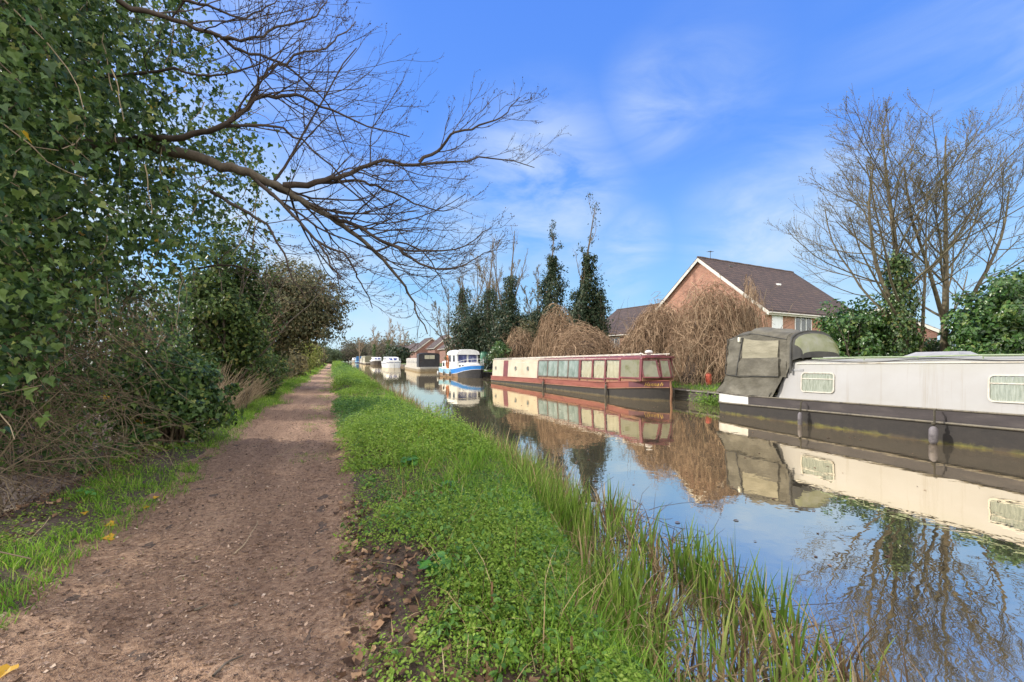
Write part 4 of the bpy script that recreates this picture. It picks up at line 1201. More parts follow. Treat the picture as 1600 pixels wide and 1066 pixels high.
def small_cruiser(px, Xc, Lb, label, hull_m, band_m, flat=1.0, beam=1.25, h=1.0, canopy=None, stripe=None):
    d_, Y = atx(px, Xc)
    root = thing('cruiser', label, 'boat', (Xc, Y, WATER), (0, 0, R(90)), 'boats moored along the far bank')
    p_ = [(0, .12), (.35, beam * .5), (1.0, beam * .85), (1.9, beam), (Lb - .3, beam), (Lb, beam * .92)]
    zf = lambda x: h + .22 * (1 - sstep(x, 0, 2.5))
    b = MB(); hull_band(b, p_, lambda x: -.3, lambda x: zf(x) - .35, -.2, -.04); b.build('hull', hull_m, root)
    b = MB(); hull_band(b, p_, lambda x: zf(x) - .35, zf, -.035, 0); b.loft([[(x, -w, zf(x)), (x, w, zf(x))] for x, w in p_], caps=False); b.build('topside', band_m, root)
    b = MB(); b.loft([[(1.5, -beam * .45, h), (1.6, -beam * .4, h + .2), (1.6, beam * .4, h + .2), (1.5, beam * .45, h)], [(2.3, -beam * .82, h), (2.7, -beam * .74, h + .85), (2.7, beam * .74, h + .85), (2.3, beam * .82, h)], [(Lb - 1.6, -beam * .84, h), (Lb - 1.7, -beam * .76, h + .95), (Lb - 1.7, beam * .76, h + .95), (Lb - 1.6, beam * .84, h)]])
    cb = b.build('cabin', M['boat_white'], root)
    for sg in (-1, 1):
        b = MB(); f0 = lambda y, f: (1.62 + 1.02 * f + .70 * (f ** 0) * 0 - .02, y * (.42 + .33 * f) * 2, h + .24 + .56 * f)
        y0, y1 = (.06, .44) if sg > 0 else (-.44, -.06)
        b.poly([f0(beam * y0, .1), f0(beam * y1, .1), f0(beam * y1, .85), f0(beam * y0, .85)]); b.build('windscreen', M['blue_glass'], cb)
    b = MB()
    for x0 in np.linspace(3.0, Lb - 2.4, 3): b.box(x0, x0 + .6, beam * .79, beam * .82, h + .35, h + .72)
    b.build('side_window', M['window_dark'], cb)
    if stripe: b = MB(); hull_band(b, p_, lambda x: zf(x) - .42, lambda x: zf(x) - .32, -.03, -.02); b.build('stripe', stripe, root)
    if canopy: b = MB(); b.loft([arch(Lb - 1.7, beam * .8, h, h + 1.1, h + 1.35, 6), arch(Lb - .1, beam * .8, h, h + .9, h + 1.1, 6)]); b.build('canopy', canopy, root)
    b = MB()
    for sg in (-1, 1): b.tube([(x, sg * max(w - .05, 0), zf(x) + .45) for x, w in p_[:4]], .02, 5); [b.tube([(x, sg * max(w - .05, 0), zf(x)), (x, sg * max(w - .05, 0), zf(x) + .45)], .015, 4) for x, w in p_[1:4]]
    b.build('guard_rail', M['boat_white'], root)
    return root


M['navy'] = mat('navy_paint', [(.03, .035, .11), (.06, .07, .18)], 3, .4)
M['dark_hull'] = mat('dark_brown_hull', [(.04, .03, .025), (.09, .07, .055)], 3, .5)
M['tarp_blue'] = mat('blue_tarpaulin', [(.02, .09, .24), (.04, .16, .36)], 3, .5)
small_cruiser(616, 11.0, 9.5, 'white cruiser with a navy stripe moored beyond the beige narrowboat', M['boat_white'], M['boat_white'], h=1.2, beam=1.55, stripe=M['navy'])
small_cruiser(590.5, 12.0, 9, 'dark-hulled white cruiser seen bow on beyond the navy striped one', M['dark_hull'], M['boat_white'], h=1.25, beam=1.6)
far_narrowboat(578, 10.6, 14, 'cream narrowboat under a drab green cover, beyond the dark-hulled cruiser', M['cream'], mat('drab_cover', [(.10, .10, .06), (.18, .17, .11)], 3, .7), M['dark_hull'], wins=3, beam=1.5, end_glass=False, cabin_h=2.0)
far_narrowboat(570.5, 10.3, 14, 'small grey narrowboat with a pale stern board in the distant line', M['grey_boat'], M['sheet_pale'], M['dark_hull'], wins=3, beam=1.2, end_glass=False)
far_narrowboat(562.5, 10.2, 13, 'distant narrowboat wrapped in a blue tarpaulin', M['light_blue'], M['tarp_blue'], M['navy'], wins=3, beam=1.5, end_glass=False)
small_cruiser(555, 9.6, 8, 'farthest white cruiser at the end of the moored line', M['grey_boat'], M['boat_white'], beam=1.4, h=1.2)

# upturned dinghy and green water butt on the bank by the cruiser
d_, Y_ = atx(761, 15.2)
dg = thing('dinghy', 'small dark dinghy with a white rim propped on its side on the far bank', 'dinghy', (15.3, Y_, .1), (R(12), R(-38), R(20)))
p_ = [(0, .5), (.8, .62), (1.6, .55), (2.2, .3), (2.5, .04)]
mb = MB(); mb.loft([[(x, w * math.cos(a), -.42 * math.sin(a) * (1 if x < 2.4 else .4)) for a in np.linspace(0, PI, 7)] for x, w in p_], smooth=True); mb.build('hull', M['dark_cover'], dg)
mb = MB(); mb.tube([(x, w, .01) for x, w in p_] + [(x, -w, .01) for x, w in p_[::-1]] + [(0, .5, .01)], .05, 6); mb.build('rim', M['boat_white'], dg)
d_, Y_ = atx(756.5, 16.2)
wbt = thing('water_butt', 'green plastic water butt on a stand behind the propped dinghy', 'water butt', (16.2, Y_, .25))
green_pl = mat('green_plastic', [(.03, .12, .07), (.05, .17, .10)], 3, .45)
mb = MB(); mb.lathe([(.36, .6), (.44, .65), (.46, 1.2), (.44, 1.75), (.36, 1.85)], (0, 0, 0), 16); mb.build('barrel', green_pl, wbt)
mb = MB(); mb.lathe([(.40, 1.86), (.40, 1.92), (.1, 1.95)], (0, 0, 0), 16); mb.build('lid', green_pl, wbt)
mb = MB(); [mb.box(sx * .3 - .04, sx * .3 + .04, sy * .3 - .04, sy * .3 + .04, -.1, .52) for sx in (-1, 1) for sy in (-1, 1)]; mb.box(-.4, .4, -.4, .4, .525, .595); mb.build('stand', M['rust'], wbt)
# ================================================================== HOUSES
def house(loc, rotz, L, W, ez, az, label, brick, tile, wins=(), chimney=None, base=-.2, gutter=True, group=None, barge=True, name='brick_house'):
    root = thing(name, label, 'house', loc, (0, 0, rotz), group)
    z0 = base - loc[2]; e = ez - loc[2]; a = az - loc[2]
    mb = MB()
    sec = lambda x: [(x, 0, z0), (x, 0, e), (x, W / 2, a - .12), (x, W, e), (x, W, z0)]
    mb.loft([sec(0), sec(L)]); wall = mb.build('wall', brick, root)
    oh, og, t = .38, .22, .16
    sl = (a - e) / (W / 2)
    mb = MB()
    for sg in (0, 1):
        ys = (-oh, W / 2) if sg == 0 else (W + oh, W / 2)
        zl = e - oh * sl + .04
        pts = [(ys[0], zl), (ys[1], a), (ys[1], a + t * 1.2), (ys[0], zl + t)]
        mb.loft([[(x, y, z) for y, z in pts] for x in (-og, L + og)], close=True)
    roof = mb.build('roof', tile, root)
    mb = MB(); mb.tube([(x, W / 2, a + .16 + .012 * math.sin(x * 9)) for x in np.linspace(-og - .01, L + og + .01, 30)], .11, 8); mb.build('ridge_tiles', tile, roof)
    if barge:
        for x in (-og - .035, L + og + .005):
            mb = MB()
            for sg in (0, 1):
                y0, y1 = (-oh - .02, W / 2) if sg == 0 else (W + oh + .02, W / 2)
                zl = e - oh * sl
                mb.loft([[(xx, y0, zl - .20), (xx, y1, a - .20), (xx, y1, a + .10), (xx, y0, zl + .10)] for xx in (x, x + .03)], close=True)
            mb.build('barge_board', M['barge'], root)
    if gutter:
        mb = MB(); zl = e - oh * sl
        for y in (-oh - .055, W + oh + .055): mb.tube([(-og, y, zl + .0), (L + og, y, zl + .0)], .06, 8)
        mb.box(-og, L + og, -oh + .02, -oh + .05, zl - .16, zl + .02); mb.box(-og, L + og, -oh + .05, -.003, zl - .13, zl - .11)
        mb.build('gutter', M['barge'], root)
        mb = MB(); mb.tube([(L - .3, -oh - .05, zl), (L - .3, -.08, zl - .45), (L - .3, -.08, z0)], .04, 8); mb.build('downpipe', M['black_iron'], root)
    for face, c, zc, w, h, lights, kind in wins:
        zc = zc - loc[2]
        if face == 'y0': Pw = lambda u, v, n, c=c, zc=zc: (c + u, -n, zc + v)
        elif face == 'x0': Pw = lambda u, v, n, c=c, zc=zc: (-n, c - u, zc + v)
        elif face == 'yW': Pw = lambda u, v, n, c=c, zc=zc: (c - u, W + n, zc + v)
        f = panel_window(root, Pw, w, h, .01, M['white_upvc'], {'dark': M['clear'], 'blind': M['blind'], 'plain': M['window_dark']}[kind], fw=.055, th=.05, curtain=M['room_dark'] if kind == 'dark' else None)
        mb = MB()
        for k in range(1, lights):
            u = -w / 2 + w * k / lights
            mb.add([Pw(uu, v, n) for uu in (u - .035, u + .035) for v in (-h / 2, h / 2) for n in (.004, .056)], [(0, 1, 3, 2), (4, 6, 7, 5), (0, 4, 5, 1), (2, 3, 7, 6), (0, 2, 6, 4), (1, 5, 7, 3)])
        if lights > 1: mb.build('mullion', M['white_upvc'], f)
    if chimney:
        x, hgt = chimney
        mb = MB(); mb.box(x, x + .7, W / 2 - .3, W / 2 + .3, a - .3, a + hgt); mb.box(x - .05, x + .75, W / 2 - .35, W / 2 + .35, a + hgt + .003, a + hgt + .1); ch_ = mb.build('chimney', brick, roof)
        mb = MB(); mb.lathe([(.13, 0), (.10, .3)], (x + .35, W / 2, a + hgt + .1), 10); mb.build('chimney_pot', M['maroon'], ch_)
    return root


M['blind'] = mat('window_blind', [(.52, .54, .56), (.66, .68, .70)], 2, .3)
M['room_dark'] = mat('room_behind', [(.025, .025, .03), (.05, .05, .055), (.22, .21, .19)], .8, .8, lo=.4, hi=.75)
house((29.95, 24.0, .2), R(6.9), 13.7, 11.6, 5.15, 9.95, 'large red brick house with white barge boards and dark tiled roof behind the vine mounds', M['brick'], M['tile'],
      wins=[('y0', 1.45, 4.12, 1.25, 1.25, 1, 'blind'), ('y0', 4.95, 4.12, 2.2, 1.25, 3, 'dark'), ('x0', 5.6, 4.05, 1.1, 1.2, 2, 'dark')])
hm = [o for o in bpy.data.objects if o.name == 'brick_house'][0]
roof_ = [o for o in hm.children if o.name.startswith('roof')][0]
for (x_, y_, s_, m_) in ((6.9, 3.1, .22, 'boat_white'), (3.0, 5.0, .16, 'black_iron')):
    zz = (5.15 - .2) + (9.95 - 5.15) / 5.8 * y_ + .16; mb = MB(); mb.box(x_ - s_, x_ + s_, y_ - .12, y_ + .12, zz - .02, zz + .14); mb.build('roof_vent', M[m_], roof_, .02)
mb = MB(); mb.tube([(1.4, 5.8, 9.9), (1.4, 5.8, 10.65)], .025, 5); mb.tube([(1.1, 5.8, 10.55), (1.7, 5.8, 10.6)], .015, 5); [mb.tube([(1.1 + k * .12, 5.6, 10.555 + k * .01), (1.1 + k * .12, 6.0, 10.555 + k * .01)], .008, 4) for k in range(6)]; mb.build('aerial', M['black_iron'], roof_)
# a television aerial stub and vent on the roof
house((42.8, 42.8, .2), R(96.9), 10, 10, 4.5, 8.0, 'low brown roofed house half hidden between the ivy trees and the vine mounds', M['brick_far'], M['tile_far'], wins=[('yW', 5, 3.4, 1.6, 1.1, 2, 'plain')])
M['grey_roof'] = tile_mat('grey_roof_tile', (.25, .26, .28), (.19, .20, .22))
p = at(1452, 560, 44); house((p[0] - 3, p[1] - 2, .2), R(30), 9, 8, 4.0, 6.3, 'grey roofed house glimpsed between the two bare trees', M['brick_far'], M['grey_roof'], wins=[('x0', 4, 3.0, 1.0, 1.1, 2, 'plain')])
GH = 'distant houses beyond the moored boats'
def far_house(px, d, az, ez, L, W, rot, label, **k):
    p = at(px, 560, d); r_ = R(rot)
    # the apex of the near gable is sighted at px
    house((p[0] + W / 2 * math.sin(r_), p[1] - W / 2 * math.cos(r_), .2), r_, L, W, ez, az, label, M['brick_far'], k.pop('tile', M['tile_far']), group=GH, **k)
far_house(675, 122, 6.9, 3.6, 9, 8.5, 92, 'distant brick gable with pale barge boards above the beige narrowboat', wins=[('x0', 4.2, 3.6, 1.2, 1.2, 2, 'plain')])
far_house(701, 112, 7.2, 4.2, 9, 7, 90, 'distant brick gable just left of the bare waterside trees', wins=[('x0', 3.5, 4.0, 1.1, 1.3, 2, 'plain')])
far_house(719, 100, 6.3, 3.8, 9, 6.5, 86, 'distant pale-fronted gable right behind the blue cruiser', wins=[('x0', 3.2, 3.6, 1.2, 1.2, 2, 'plain')])
far_house(653, 140, 6.0, 3.2, 8, 8, 95, 'distant small dark gable left of the pale barge boards', barge=False)
p = at(617, 560, 150); house((p[0], p[1], .2), R(-14), 11, 8, 3.4, 5.6, 'distant long low roof with a blue grey roof panel', M['brick_far'], M['tile_far'], group=GH, wins=[('y0', 3, 2.4, 1.2, 1, 2, 'plain')])

# ================================================================== TREES
def leaf_obj(name, mats, parent, sets):
    """sets: list of (P,N,size,tpl,mat,hang)"""
    ch = []
    for P, Nn, sz, tpl, mi, hang in sets:
        V, F = leaves(P, Nn, sz, tpl, .45, hang); ch.append((V, F, mi))
    return np_mesh(name, ch, mats, parent)


def col_ivy(base, top, rb, rt, n, lump=.3, seed=0):
    """ivy round a trunk: irregular tapering column"""
    r = np.random.default_rng(seed); b = np.asarray(base, float); t = np.asarray(top, float)
    f = r.uniform(0, 1, n) ** 1.15
    nz = SineNoise(seed + 50, 16, 1, 8, 2)
    a = r.uniform(0, 2 * PI, n)
    rad = (rb + (rt - rb) * f ** .8) * (1 + lump * nz(a * .9, f * 5)) * r.uniform(.35, 1, n) ** .5
    d = np.stack([np.cos(a), np.sin(a), np.zeros(n)], 1)
    P = b + (t - b) * f[:, None] + d * rad[:, None] + r.normal(size=(n, 3)) * [.05, .05, .1]
    return P, unit(d + [0, 0, .3])


def bare_tree(name, label, cat, base, H, r0, limbs, spread, lean=(0, 0), seed=0, start=.28, levels=3, twigs=6, mats=('green_bark',), ivy=None, group=None, buds=True, tw_min=.008, fork=None, ang=.75, up=.55):
    r = np.random.default_rng(seed)
    root = thing(name, label, cat, tuple(base), group=group)
    b = np.array(base, float)
    trunk = chain(b - [0, 0, .2], (lean[0], lean[1], 1), H, 12, r0, r0 * .14, .018, (0, 0, .4), r)
    L0 = [trunk]
    if fork:
        for (fx, fy, ff, fl) in fork:
            i = int(ff * 11); L0.append(chain(trunk[0][i], (fx, fy, .8), H * fl, 11, trunk[1][i] * .75, r0 * .14, .06, (0, 0, .9), r))
    L1 = []
    for t in L0:
        for c in sub_branches(t, limbs, spread, ang, .42, 9, .075, (0, 0, up), start, .96, tw_min, r): L1.append(c)
    L2 = [];
    for c in L1: L2 += sub_branches(c, 7, .44, .55, .50, 7, .09, (0, 0, up * .7), .22, .97, tw_min, r)
    L3 = []
    if levels > 2:
        for c in L2: L3 += sub_branches(c, twigs, .50, .5, .55, 5, .11, (0, 0, up * .6), .15, 1.0, tw_min * .75, r)
    np_mesh('trunk', tubes(L0, 9), M[mats[0]], root, smooth=True)
    np_mesh('branches', tubes(L1, 6) + tubes(L2, 4) + tubes(L3, 3), M[mats[-1]], root, smooth=True)
    if buds:
        tips = np.array([c[0][-1] for c in (L3 or L2)]); mid = np.array([c[0][len(c[0]) // 2] for c in (L3 or L2)])
        P = np.concatenate([tips, mid + r.normal(size=mid.shape) * .02, tips[::2] * .5 + mid[::2] * .5])
        V, F = leaves(P, r.normal(size=P.shape), r.uniform(.03, .07, len(P)) * min(tw_min / .008, 2.2), RHOMB, .6, None, r)
        tag(np_mesh('buds', [(V, F)], M['bud'], root), kind='stuff')
    if ivy:
        sets = []
        for (z0, z1, rb, rt, n, sz) in ivy:
            P, Nn = col_ivy(trunk[0][0] + [0, 0, z0], trunk[0][0] + (np.array([np.interp(z1, trunk[0][:, 2] - trunk[0][0, 2], trunk[0][:, k]) for k in range(3)]) - trunk[0][0]), rb, rt, n, .3, seed + 3)
            sets.append((P, Nn, sz * r.uniform(.7, 1.3, len(P)), OVAL, 0, (0, 0, -1)))
        leaf_obj('ivy', [M['laurel_ivy']], root, sets)
    return root


M['bud'] = leaf_mat('bud', [(.09, .075, .03), (.16, .16, .05), (.10, .065, .04)], .6, .2)
M['laurel_ivy'] = leaf_mat('trunk_ivy_leaf', [(0, (.025, .055, .016)), (.5, (.06, .115, .028)), (.9, (.11, .17, .04)), (1, (.17, .15, .05))], .35, .25, .5)
M['pale_bark'] = mat('pale_bark', [(.16, .12, .085), (.28, .21, .15), (.20, .17, .12)], 5, .9, .4, 30)
GB = 'bare trees on the far bank'
pA = at(1417, 560, 15.2); pA[2] = .25
bare_tree('bare_tree', 'tall bare tree with ivy climbing its trunk behind the white narrowboat', 'tree', pA, 9.2, .17, 20, .58, (-.02, .02), 11, .20, ivy=[(0, 4.9, .62, .30, 5200, .11)], group=GB, fork=[(-.30, .15, .36, .62)], twigs=9, ang=1.0, up=.5, tw_min=.0068)
pB = at(1474, 560, 15.6); pB[2] = .25
bare_tree('bare_tree', 'bare forked tree with a clean brown trunk at the right edge', 'tree', pB, 9.2, .155, 19, .60, (.03, -.03), 12, .26, group=GB, fork=[(.42, -.2, .26, .68), (-.28, .1, .30, .62)], twigs=9, ang=1.0, up=.5, tw_min=.0068)
pC = at(1434, 560, 15.0); pC[2] = .25
bare_tree('bare_tree', 'slim straight bare stem standing between the two larger bare trees', 'tree', pC, 6.8, .085, 10, .33, (.0, .0), 13, .42, group=GB, twigs=5, ang=.5)

# broadleaf evergreens behind the white boat
def bush(name, label, cat, c, rad, n, size, mats, tpl=OVAL, clumps=60, csize=.3, twig=None, group=None, zmin=None, seed=0, extra=None, tn=26, core=True):
    r = np.random.default_rng(seed)
    c = np.asarray(c, float); rad = np.asarray(rad, float)
    gz_ = c[2] - rad[2]
    zb = float(min(gz_, .2)) if zmin is None else zmin
    root = thing(name, label, cat, (c[0], c[1], zb), group=group)
    P, Nn = blob(c, rad, n, .5, .15, clumps, csize, zb - .1, r)
    sets = [(P, Nn, size * r.uniform(.6, 1.3, len(P)), tpl, 0, (0, 0, -.5))]
    # inner fill so that the crown closes towards its middle
    P2, N2_ = blob(c, rad * .72, n // 3, .3, .2, 0, .3, zb - .1, r)
    if core: sets.append((P2, N2_, size * 1.3 * r.uniform(.6, 1.3, len(P2)), RHOMB, 0, None))
    if extra:
        k = int(len(P) * extra[1]); ii = r.integers(0, len(P), k); sets.append((P[ii] + Nn[ii] * .03, Nn[ii], size * 1.1, tpl, 1, (0, 0, -1)))
    leaf_obj('foliage', [M[mats[0]]] + ([M[extra[0]]] if extra else []), root, sets)
    ch = []
    for k in range(tn):
        d = unit(r.normal(size=3) * .2 + [0, 0, 1]); ch.append(chain((c[0] + r.normal() * rad[0] * .12, c[1] + r.normal() * rad[1] * .12, zb - .15), d * [.7, .7, 1], (c[2] - zb + rad[2] * .9) * r.uniform(.7, 1.05), 8, .03 * rad.mean() + .01, .006, .12, (0, 0, .2), r))
    if ch: np_mesh('stems', tubes(ch, 5), M[twig or 'bark'], root, smooth=True)
    return root


def P3(px, py, d): return at(px, py, d)
def bush_px(label, px, d, wpx, ytop, ybot, n, size, mat_, depth=None, name='evergreen_bush', cat='bush', **k):
    sc = d / FOC; zt = CAMZ + (560 - ytop) * sc; zb = CAMZ + (560 - ybot) * sc
    p = at(px, 560, d); rz = (zt - zb) / 2
    return bush(name, label, cat, (p[0], p[1], (zt + zb) / 2), (wpx / 2 * sc, depth or wpx / 2 * sc, rz), n, size, [mat_], **k)

bush_px('glossy rounded laurel bush left of the ivy covered bare trunk', 1340, 16.6, 118, 464, 590, 9000, .13, 'laurel', seed=31, clumps=90, csize=.26, group='laurels behind the white narrowboat')
bush_px('large glossy laurel bush at the right edge behind the chimney', 1585, 14.2, 250, 425, 600, 19000, .125, 'laurel', seed=32, clumps=170, csize=.2, depth=1.4, group='laurels behind the white narrowboat')
bush_px('low laurel filling the gap below the two bare trees', 1452, 17.5, 130, 522, 605, 5000, .13, 'laurel_ivy', seed=33, clumps=60, group='laurels behind the white narrowboat')
bush_px('dark hedge bush beside the downpipe of the big brick house', 1300, 24, 90, 520, 590, 3500, .15, 'laurel_ivy', seed=34, group='laurels behind the white narrowboat')

# ---- dead vine mounds ---------------------------------------------------
def vine_mound(label, c, rad, n, seed, thick=.011, group='dead vine mounds on the far bank', core=.80, spray=12):
    r = np.random.default_rng(seed)
    c = np.asarray(c, float); rad = np.asarray(rad, float)
    root = thing('vine_mound', label, 'dead vine', (c[0], c[1], .2), group=group)
    nz = SineNoise(seed + 9, 14, 1.2, 5, 3)
    d = unit(r.normal(size=(n, 3)) + [0, 0, .35])
    lay = r.uniform(.74, 1.12, n)
    ns = 8; st = rad.mean() * r.uniform(.06, .16, n)
    pts = []; cur = d.copy(); drift = unit(r.normal(size=(n, 3)))
    for k in range(ns):
        f = lay * (1 + .25 * nz(cur[:, 0], cur[:, 1], cur[:, 2]))
        pts.append(c + cur * rad * f[:, None])
        if k == 0: vel = unit(drift + [0, 0, .2])
        vel = unit(vel * .8 + r.normal(size=(n, 3)) * .48 + np.array([0, 0, -.20]))
        cur = unit(cur + vel * (st / rad.mean())[:, None])
        lay = lay + r.normal(size=n) * .03
    P = np.stack(pts, 1); P[:, :, 2] = np.maximum(P[:, :, 2], .12 + r.uniform(0, .1, n)[:, None])
    rr = thick * r.uniform(.35, 1.15, n)
    ch = [(P[i], np.linspace(rr[i], rr[i] * .5, ns)) for i in range(n)]
    # loose sprays standing out of the top
    for k in range(n // spray):
        dd = unit(r.normal(size=3) + [0, 0, .9]); p = c + dd * rad * .95
        ch.append(chain(p, dd + [0, 0, .1] + r.normal(size=3) * .5, rad.mean() * r.uniform(.2, .6), ns, thick * .6, thick * .3, .30, (0, 0, -1.2), r))
    np_mesh('dead_stems', tubes(ch, 3), M['dead_vine'], root)
    # bare forking limbs of the smothered shrub
    Lm = [chain((c[0] + r.normal() * rad[0] * .25, c[1] + r.normal() * rad[1] * .25, .1), (r.normal() * .3, r.normal() * .3, 1), rad[2] * r.uniform(.85, 1.18), 9, thick * 2.6, thick * .7, .09, (0, 0, .1), r) for _ in range(12)]
    L2 = []
    for q_ in Lm: L2 += sub_branches(q_, 6, .38, .7, .6, 6, .16, (0, 0, .1), .45, 1, thick * .45, r)
    np_mesh('limbs', tubes(Lm, 5) + tubes(L2, 4), M['hedge_twig'], root)
    # the old shrub inside
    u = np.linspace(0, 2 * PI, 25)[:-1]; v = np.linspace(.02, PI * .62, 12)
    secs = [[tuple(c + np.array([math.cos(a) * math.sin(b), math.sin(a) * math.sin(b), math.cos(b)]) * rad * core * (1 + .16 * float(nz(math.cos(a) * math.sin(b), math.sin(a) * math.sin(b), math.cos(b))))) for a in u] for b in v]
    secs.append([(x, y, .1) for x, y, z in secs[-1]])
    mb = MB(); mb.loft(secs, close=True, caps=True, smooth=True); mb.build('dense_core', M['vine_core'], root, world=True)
    return root


def mound_px(label, px, d, wpx, ytop, n, seed, depth=None, **k):
    sc = d / FOC; zt = CAMZ + (560 - ytop) * sc; p = at(px, 560, d)
    return vine_mound(label, (p[0], p[1], .3), (wpx / 2 * sc, depth or wpx / 2 * sc, (zt - .3) * .95), n, seed, **k)
mound_px('tall pale brown dead vine mound between the red boat and the canvas cover', 1138, 22.5, 140, 474, 6800, 41, thick=.013, spray=26)
mound_px('broad brown dead vine mound behind the bow of the red narrowboat', 1020, 26.5, 130, 487, 6400, 42, thick=.015, spray=22)
mound_px('brown vine draped over the roof edge of the big brick house', 1172, 28, 44, 452, 1100, 46, thick=.013)
mound_px('low pale vine mound left of the big one, behind the red narrowboat', 935, 31, 130, 527, 2800, 43, thick=.019)
mound_px('rounded sandy vine mound under the tall ivy tree', 866, 37, 62, 509, 2600, 44, thick=.021)
mound_px('dark twiggy vine mound beside the green waterside bush', 812, 40, 60, 516, 1600, 45, thick=.02)
mound_px('low scrubby vine mound in the gap below the canvas covered stern', 1085, 21.5, 60, 530, 1300, 47, thick=.013)
mound_px('upright vine mound joining the sandy mound and the far brown roof', 900, 36, 40, 515, 1200, 48, thick=.02)

# ---- tall ivy-clad trees ------------------------------------------------
M['ivy_far'] = leaf_mat('ivy_far_leaf', [(0, (.016, .034, .018)), (.5, (.03, .055, .026)), (.9, (.06, .075, .03)), (1, (.10, .07, .035))], .5, .25, .3)
GI = 'tall ivy-clad trees on the far bank'
def ivy_tree(label, px, d, y_ivy, y_top, wb, wt, n, seed, tufts=0, limbs=6, stems=1, y_base=560, leafsz=.22):
    r = np.random.default_rng(seed); sc = d / FOC
    base = at(px, 560, d); base[2] = .2
    root = thing('ivy_tree', label, 'tree', tuple(base), group=GI)
    zi = CAMZ + (560 - y_ivy) * sc; zt = CAMZ + (560 - y_top) * sc
    T = [chain(base - [0, 0, .2], (r.normal() * .03, r.normal() * .03, 1), zt - base[2], 12, .24, .035, .03, (0, 0, .3), r)]
    for k in range(stems - 1):
        T.append(chain(T[0][0][3 + k], (r.normal() * .35, r.normal() * .35, 1), (zt - base[2]) * r.uniform(.5, .7), 10, .12, .02, .05, (0, 0, .8), r))
    Ls = []
    for t in T: Ls += sub_branches(t, limbs, .20, .5, .5, 7, .10, (0, 0, .5), .40, .98, .016, r)
    L2 = []
    for c in Ls: L2 += sub_branches(c, 5, .5, .55, .6, 5, .13, (0, 0, .4), .2, 1, .013, r)
    np_mesh('trunk', tubes(T, 7), M['bark'], root, smooth=True)
    np_mesh('branches', tubes(Ls, 4) + tubes(L2, 3), M['hedge_twig'], root)
    P, Nn = col_ivy(base, (np.interp(zi, T[0][0][:, 2], T[0][0][:, 0]), np.interp(zi, T[0][0][:, 2], T[0][0][:, 1]), zi), wb * .66 * sc, wt * .55 * sc, int(n * 1.5), .55, seed)
    k_ = 26; fc = r.uniform(.05, .9, k_); aa = r.uniform(0, 6.28, k_); top_ = np.array([T[0][0][-1][0], T[0][0][-1][1], zi])
    Cc = base + (top_ - base) * fc[:, None] + np.stack([np.cos(aa), np.sin(aa), 0 * aa], 1) * ((wb * .62 + (wt - wb) * .6 * fc) * sc)[:, None]
    Pc_ = np.repeat(Cc, 50, 0) + r.normal(size=(k_ * 50, 3)) * [.28, .28, .34]
    sets = [(P, Nn, leafsz * r.uniform(.6, 1.4, len(P)), OVAL, 0, (0, 0, -1)), (Pc_, unit(Pc_ - base + [0, 0, -3]), leafsz * r.uniform(.5, 1.2, len(Pc_)), OVAL, 0, (0, 0, -1))]
    tw = np.array([c[0][r.integers(2, 5)] for c in L2])
    sets.append((tw + r.normal(size=tw.shape) * .06, r.normal(size=tw.shape), leafsz * .45 * r.uniform(.6, 1.2, len(tw)), RHOMB, 0, None))
    if tufts:
        ii = r.integers(0, len(L2), tufts); C = np.array([L2[i][0][r.integers(1, 5)] for i in ii]); C = np.repeat(C, 9, 0) + r.normal(size=(tufts * 9, 3)) * .16
        sets.append((C, r.normal(size=C.shape), leafsz * .8 * r.uniform(.6, 1.2, len(C)), OVAL, 0, (0, 0, -1)))
    leaf_obj('ivy', [M['ivy_far']], root, sets)
    return root


ivy_tree('slender ivy-clad tree with bare top, leftmost of the waterside row', 727, 60, 452, 405, 40, 14, 2600, 51, stems=3, limbs=8)
ivy_tree('ivy-clad tree with several bare upright stems, second in the waterside row', 764, 53, 452, 372, 44, 14, 3000, 52, stems=3, limbs=8)
ivy_tree('ivy-clad tree with a spray of fine bare shoots above its dark column', 789, 49, 432, 356, 46, 14, 3400, 53, stems=3, limbs=8)
ivy_tree('conical ivy-clad tree with leafy tufts towards its tip', 856, 44, 400, 364, 58, 12, 5200, 54, tufts=130, limbs=9)
ivy_tree('tallest ivy-clad tree with a thin feathery bare crown', 905, 40, 396, 316, 36, 14, 4600, 55, tufts=30, limbs=10)
bush_px('dark evergreen column just right of the tallest ivy-clad tree', 934, 40.5, 26, 444, 545, 3000, .2, 'ivy_far', seed=56, clumps=40, csize=.5, group=GI)
GS = 'dark shrubs behind the red narrowboat stern'
bush_px('dark evergreen shrub mass at the foot of the ivy tree row', 745, 56, 88, 478, 575, 8500, .28, 'ivy_far', seed=57, clumps=70, group=GS)
bush_px('dark rounded shrub right below the bare-shooted ivy tree', 796, 47, 66, 472, 570, 7000, .24, 'ivy_far', seed=58, clumps=60, group=GS)
bush_px('brown green thicket between the dark shrub and the sandy vine mound', 828, 43, 56, 500, 575, 4200, .2, 'olive', seed=59, clumps=60, group=GS)
bush_px('bright green waterside bush right above the red narrowboat stern', 782, 39, 34, 533, 570, 2600, .16, 'laurel', seed=60, clumps=40, group=GS)
bush_px('dark ivy thicket at the foot of the conical ivy tree', 857, 45.5, 82, 468, 580, 7500, .22, 'ivy_far', seed=61, clumps=60, group=GS)
bush_px('dark thicket at the foot of the tallest ivy tree', 910, 41.5, 60, 452, 580, 6500, .2, 'ivy_far', seed=62, clumps=50, group=GS)
bush_px('olive scrub beside the far gables and the blue cruiser', 712, 80, 36, 545, 572, 1500, .3, 'olive', seed=63, group=GS)
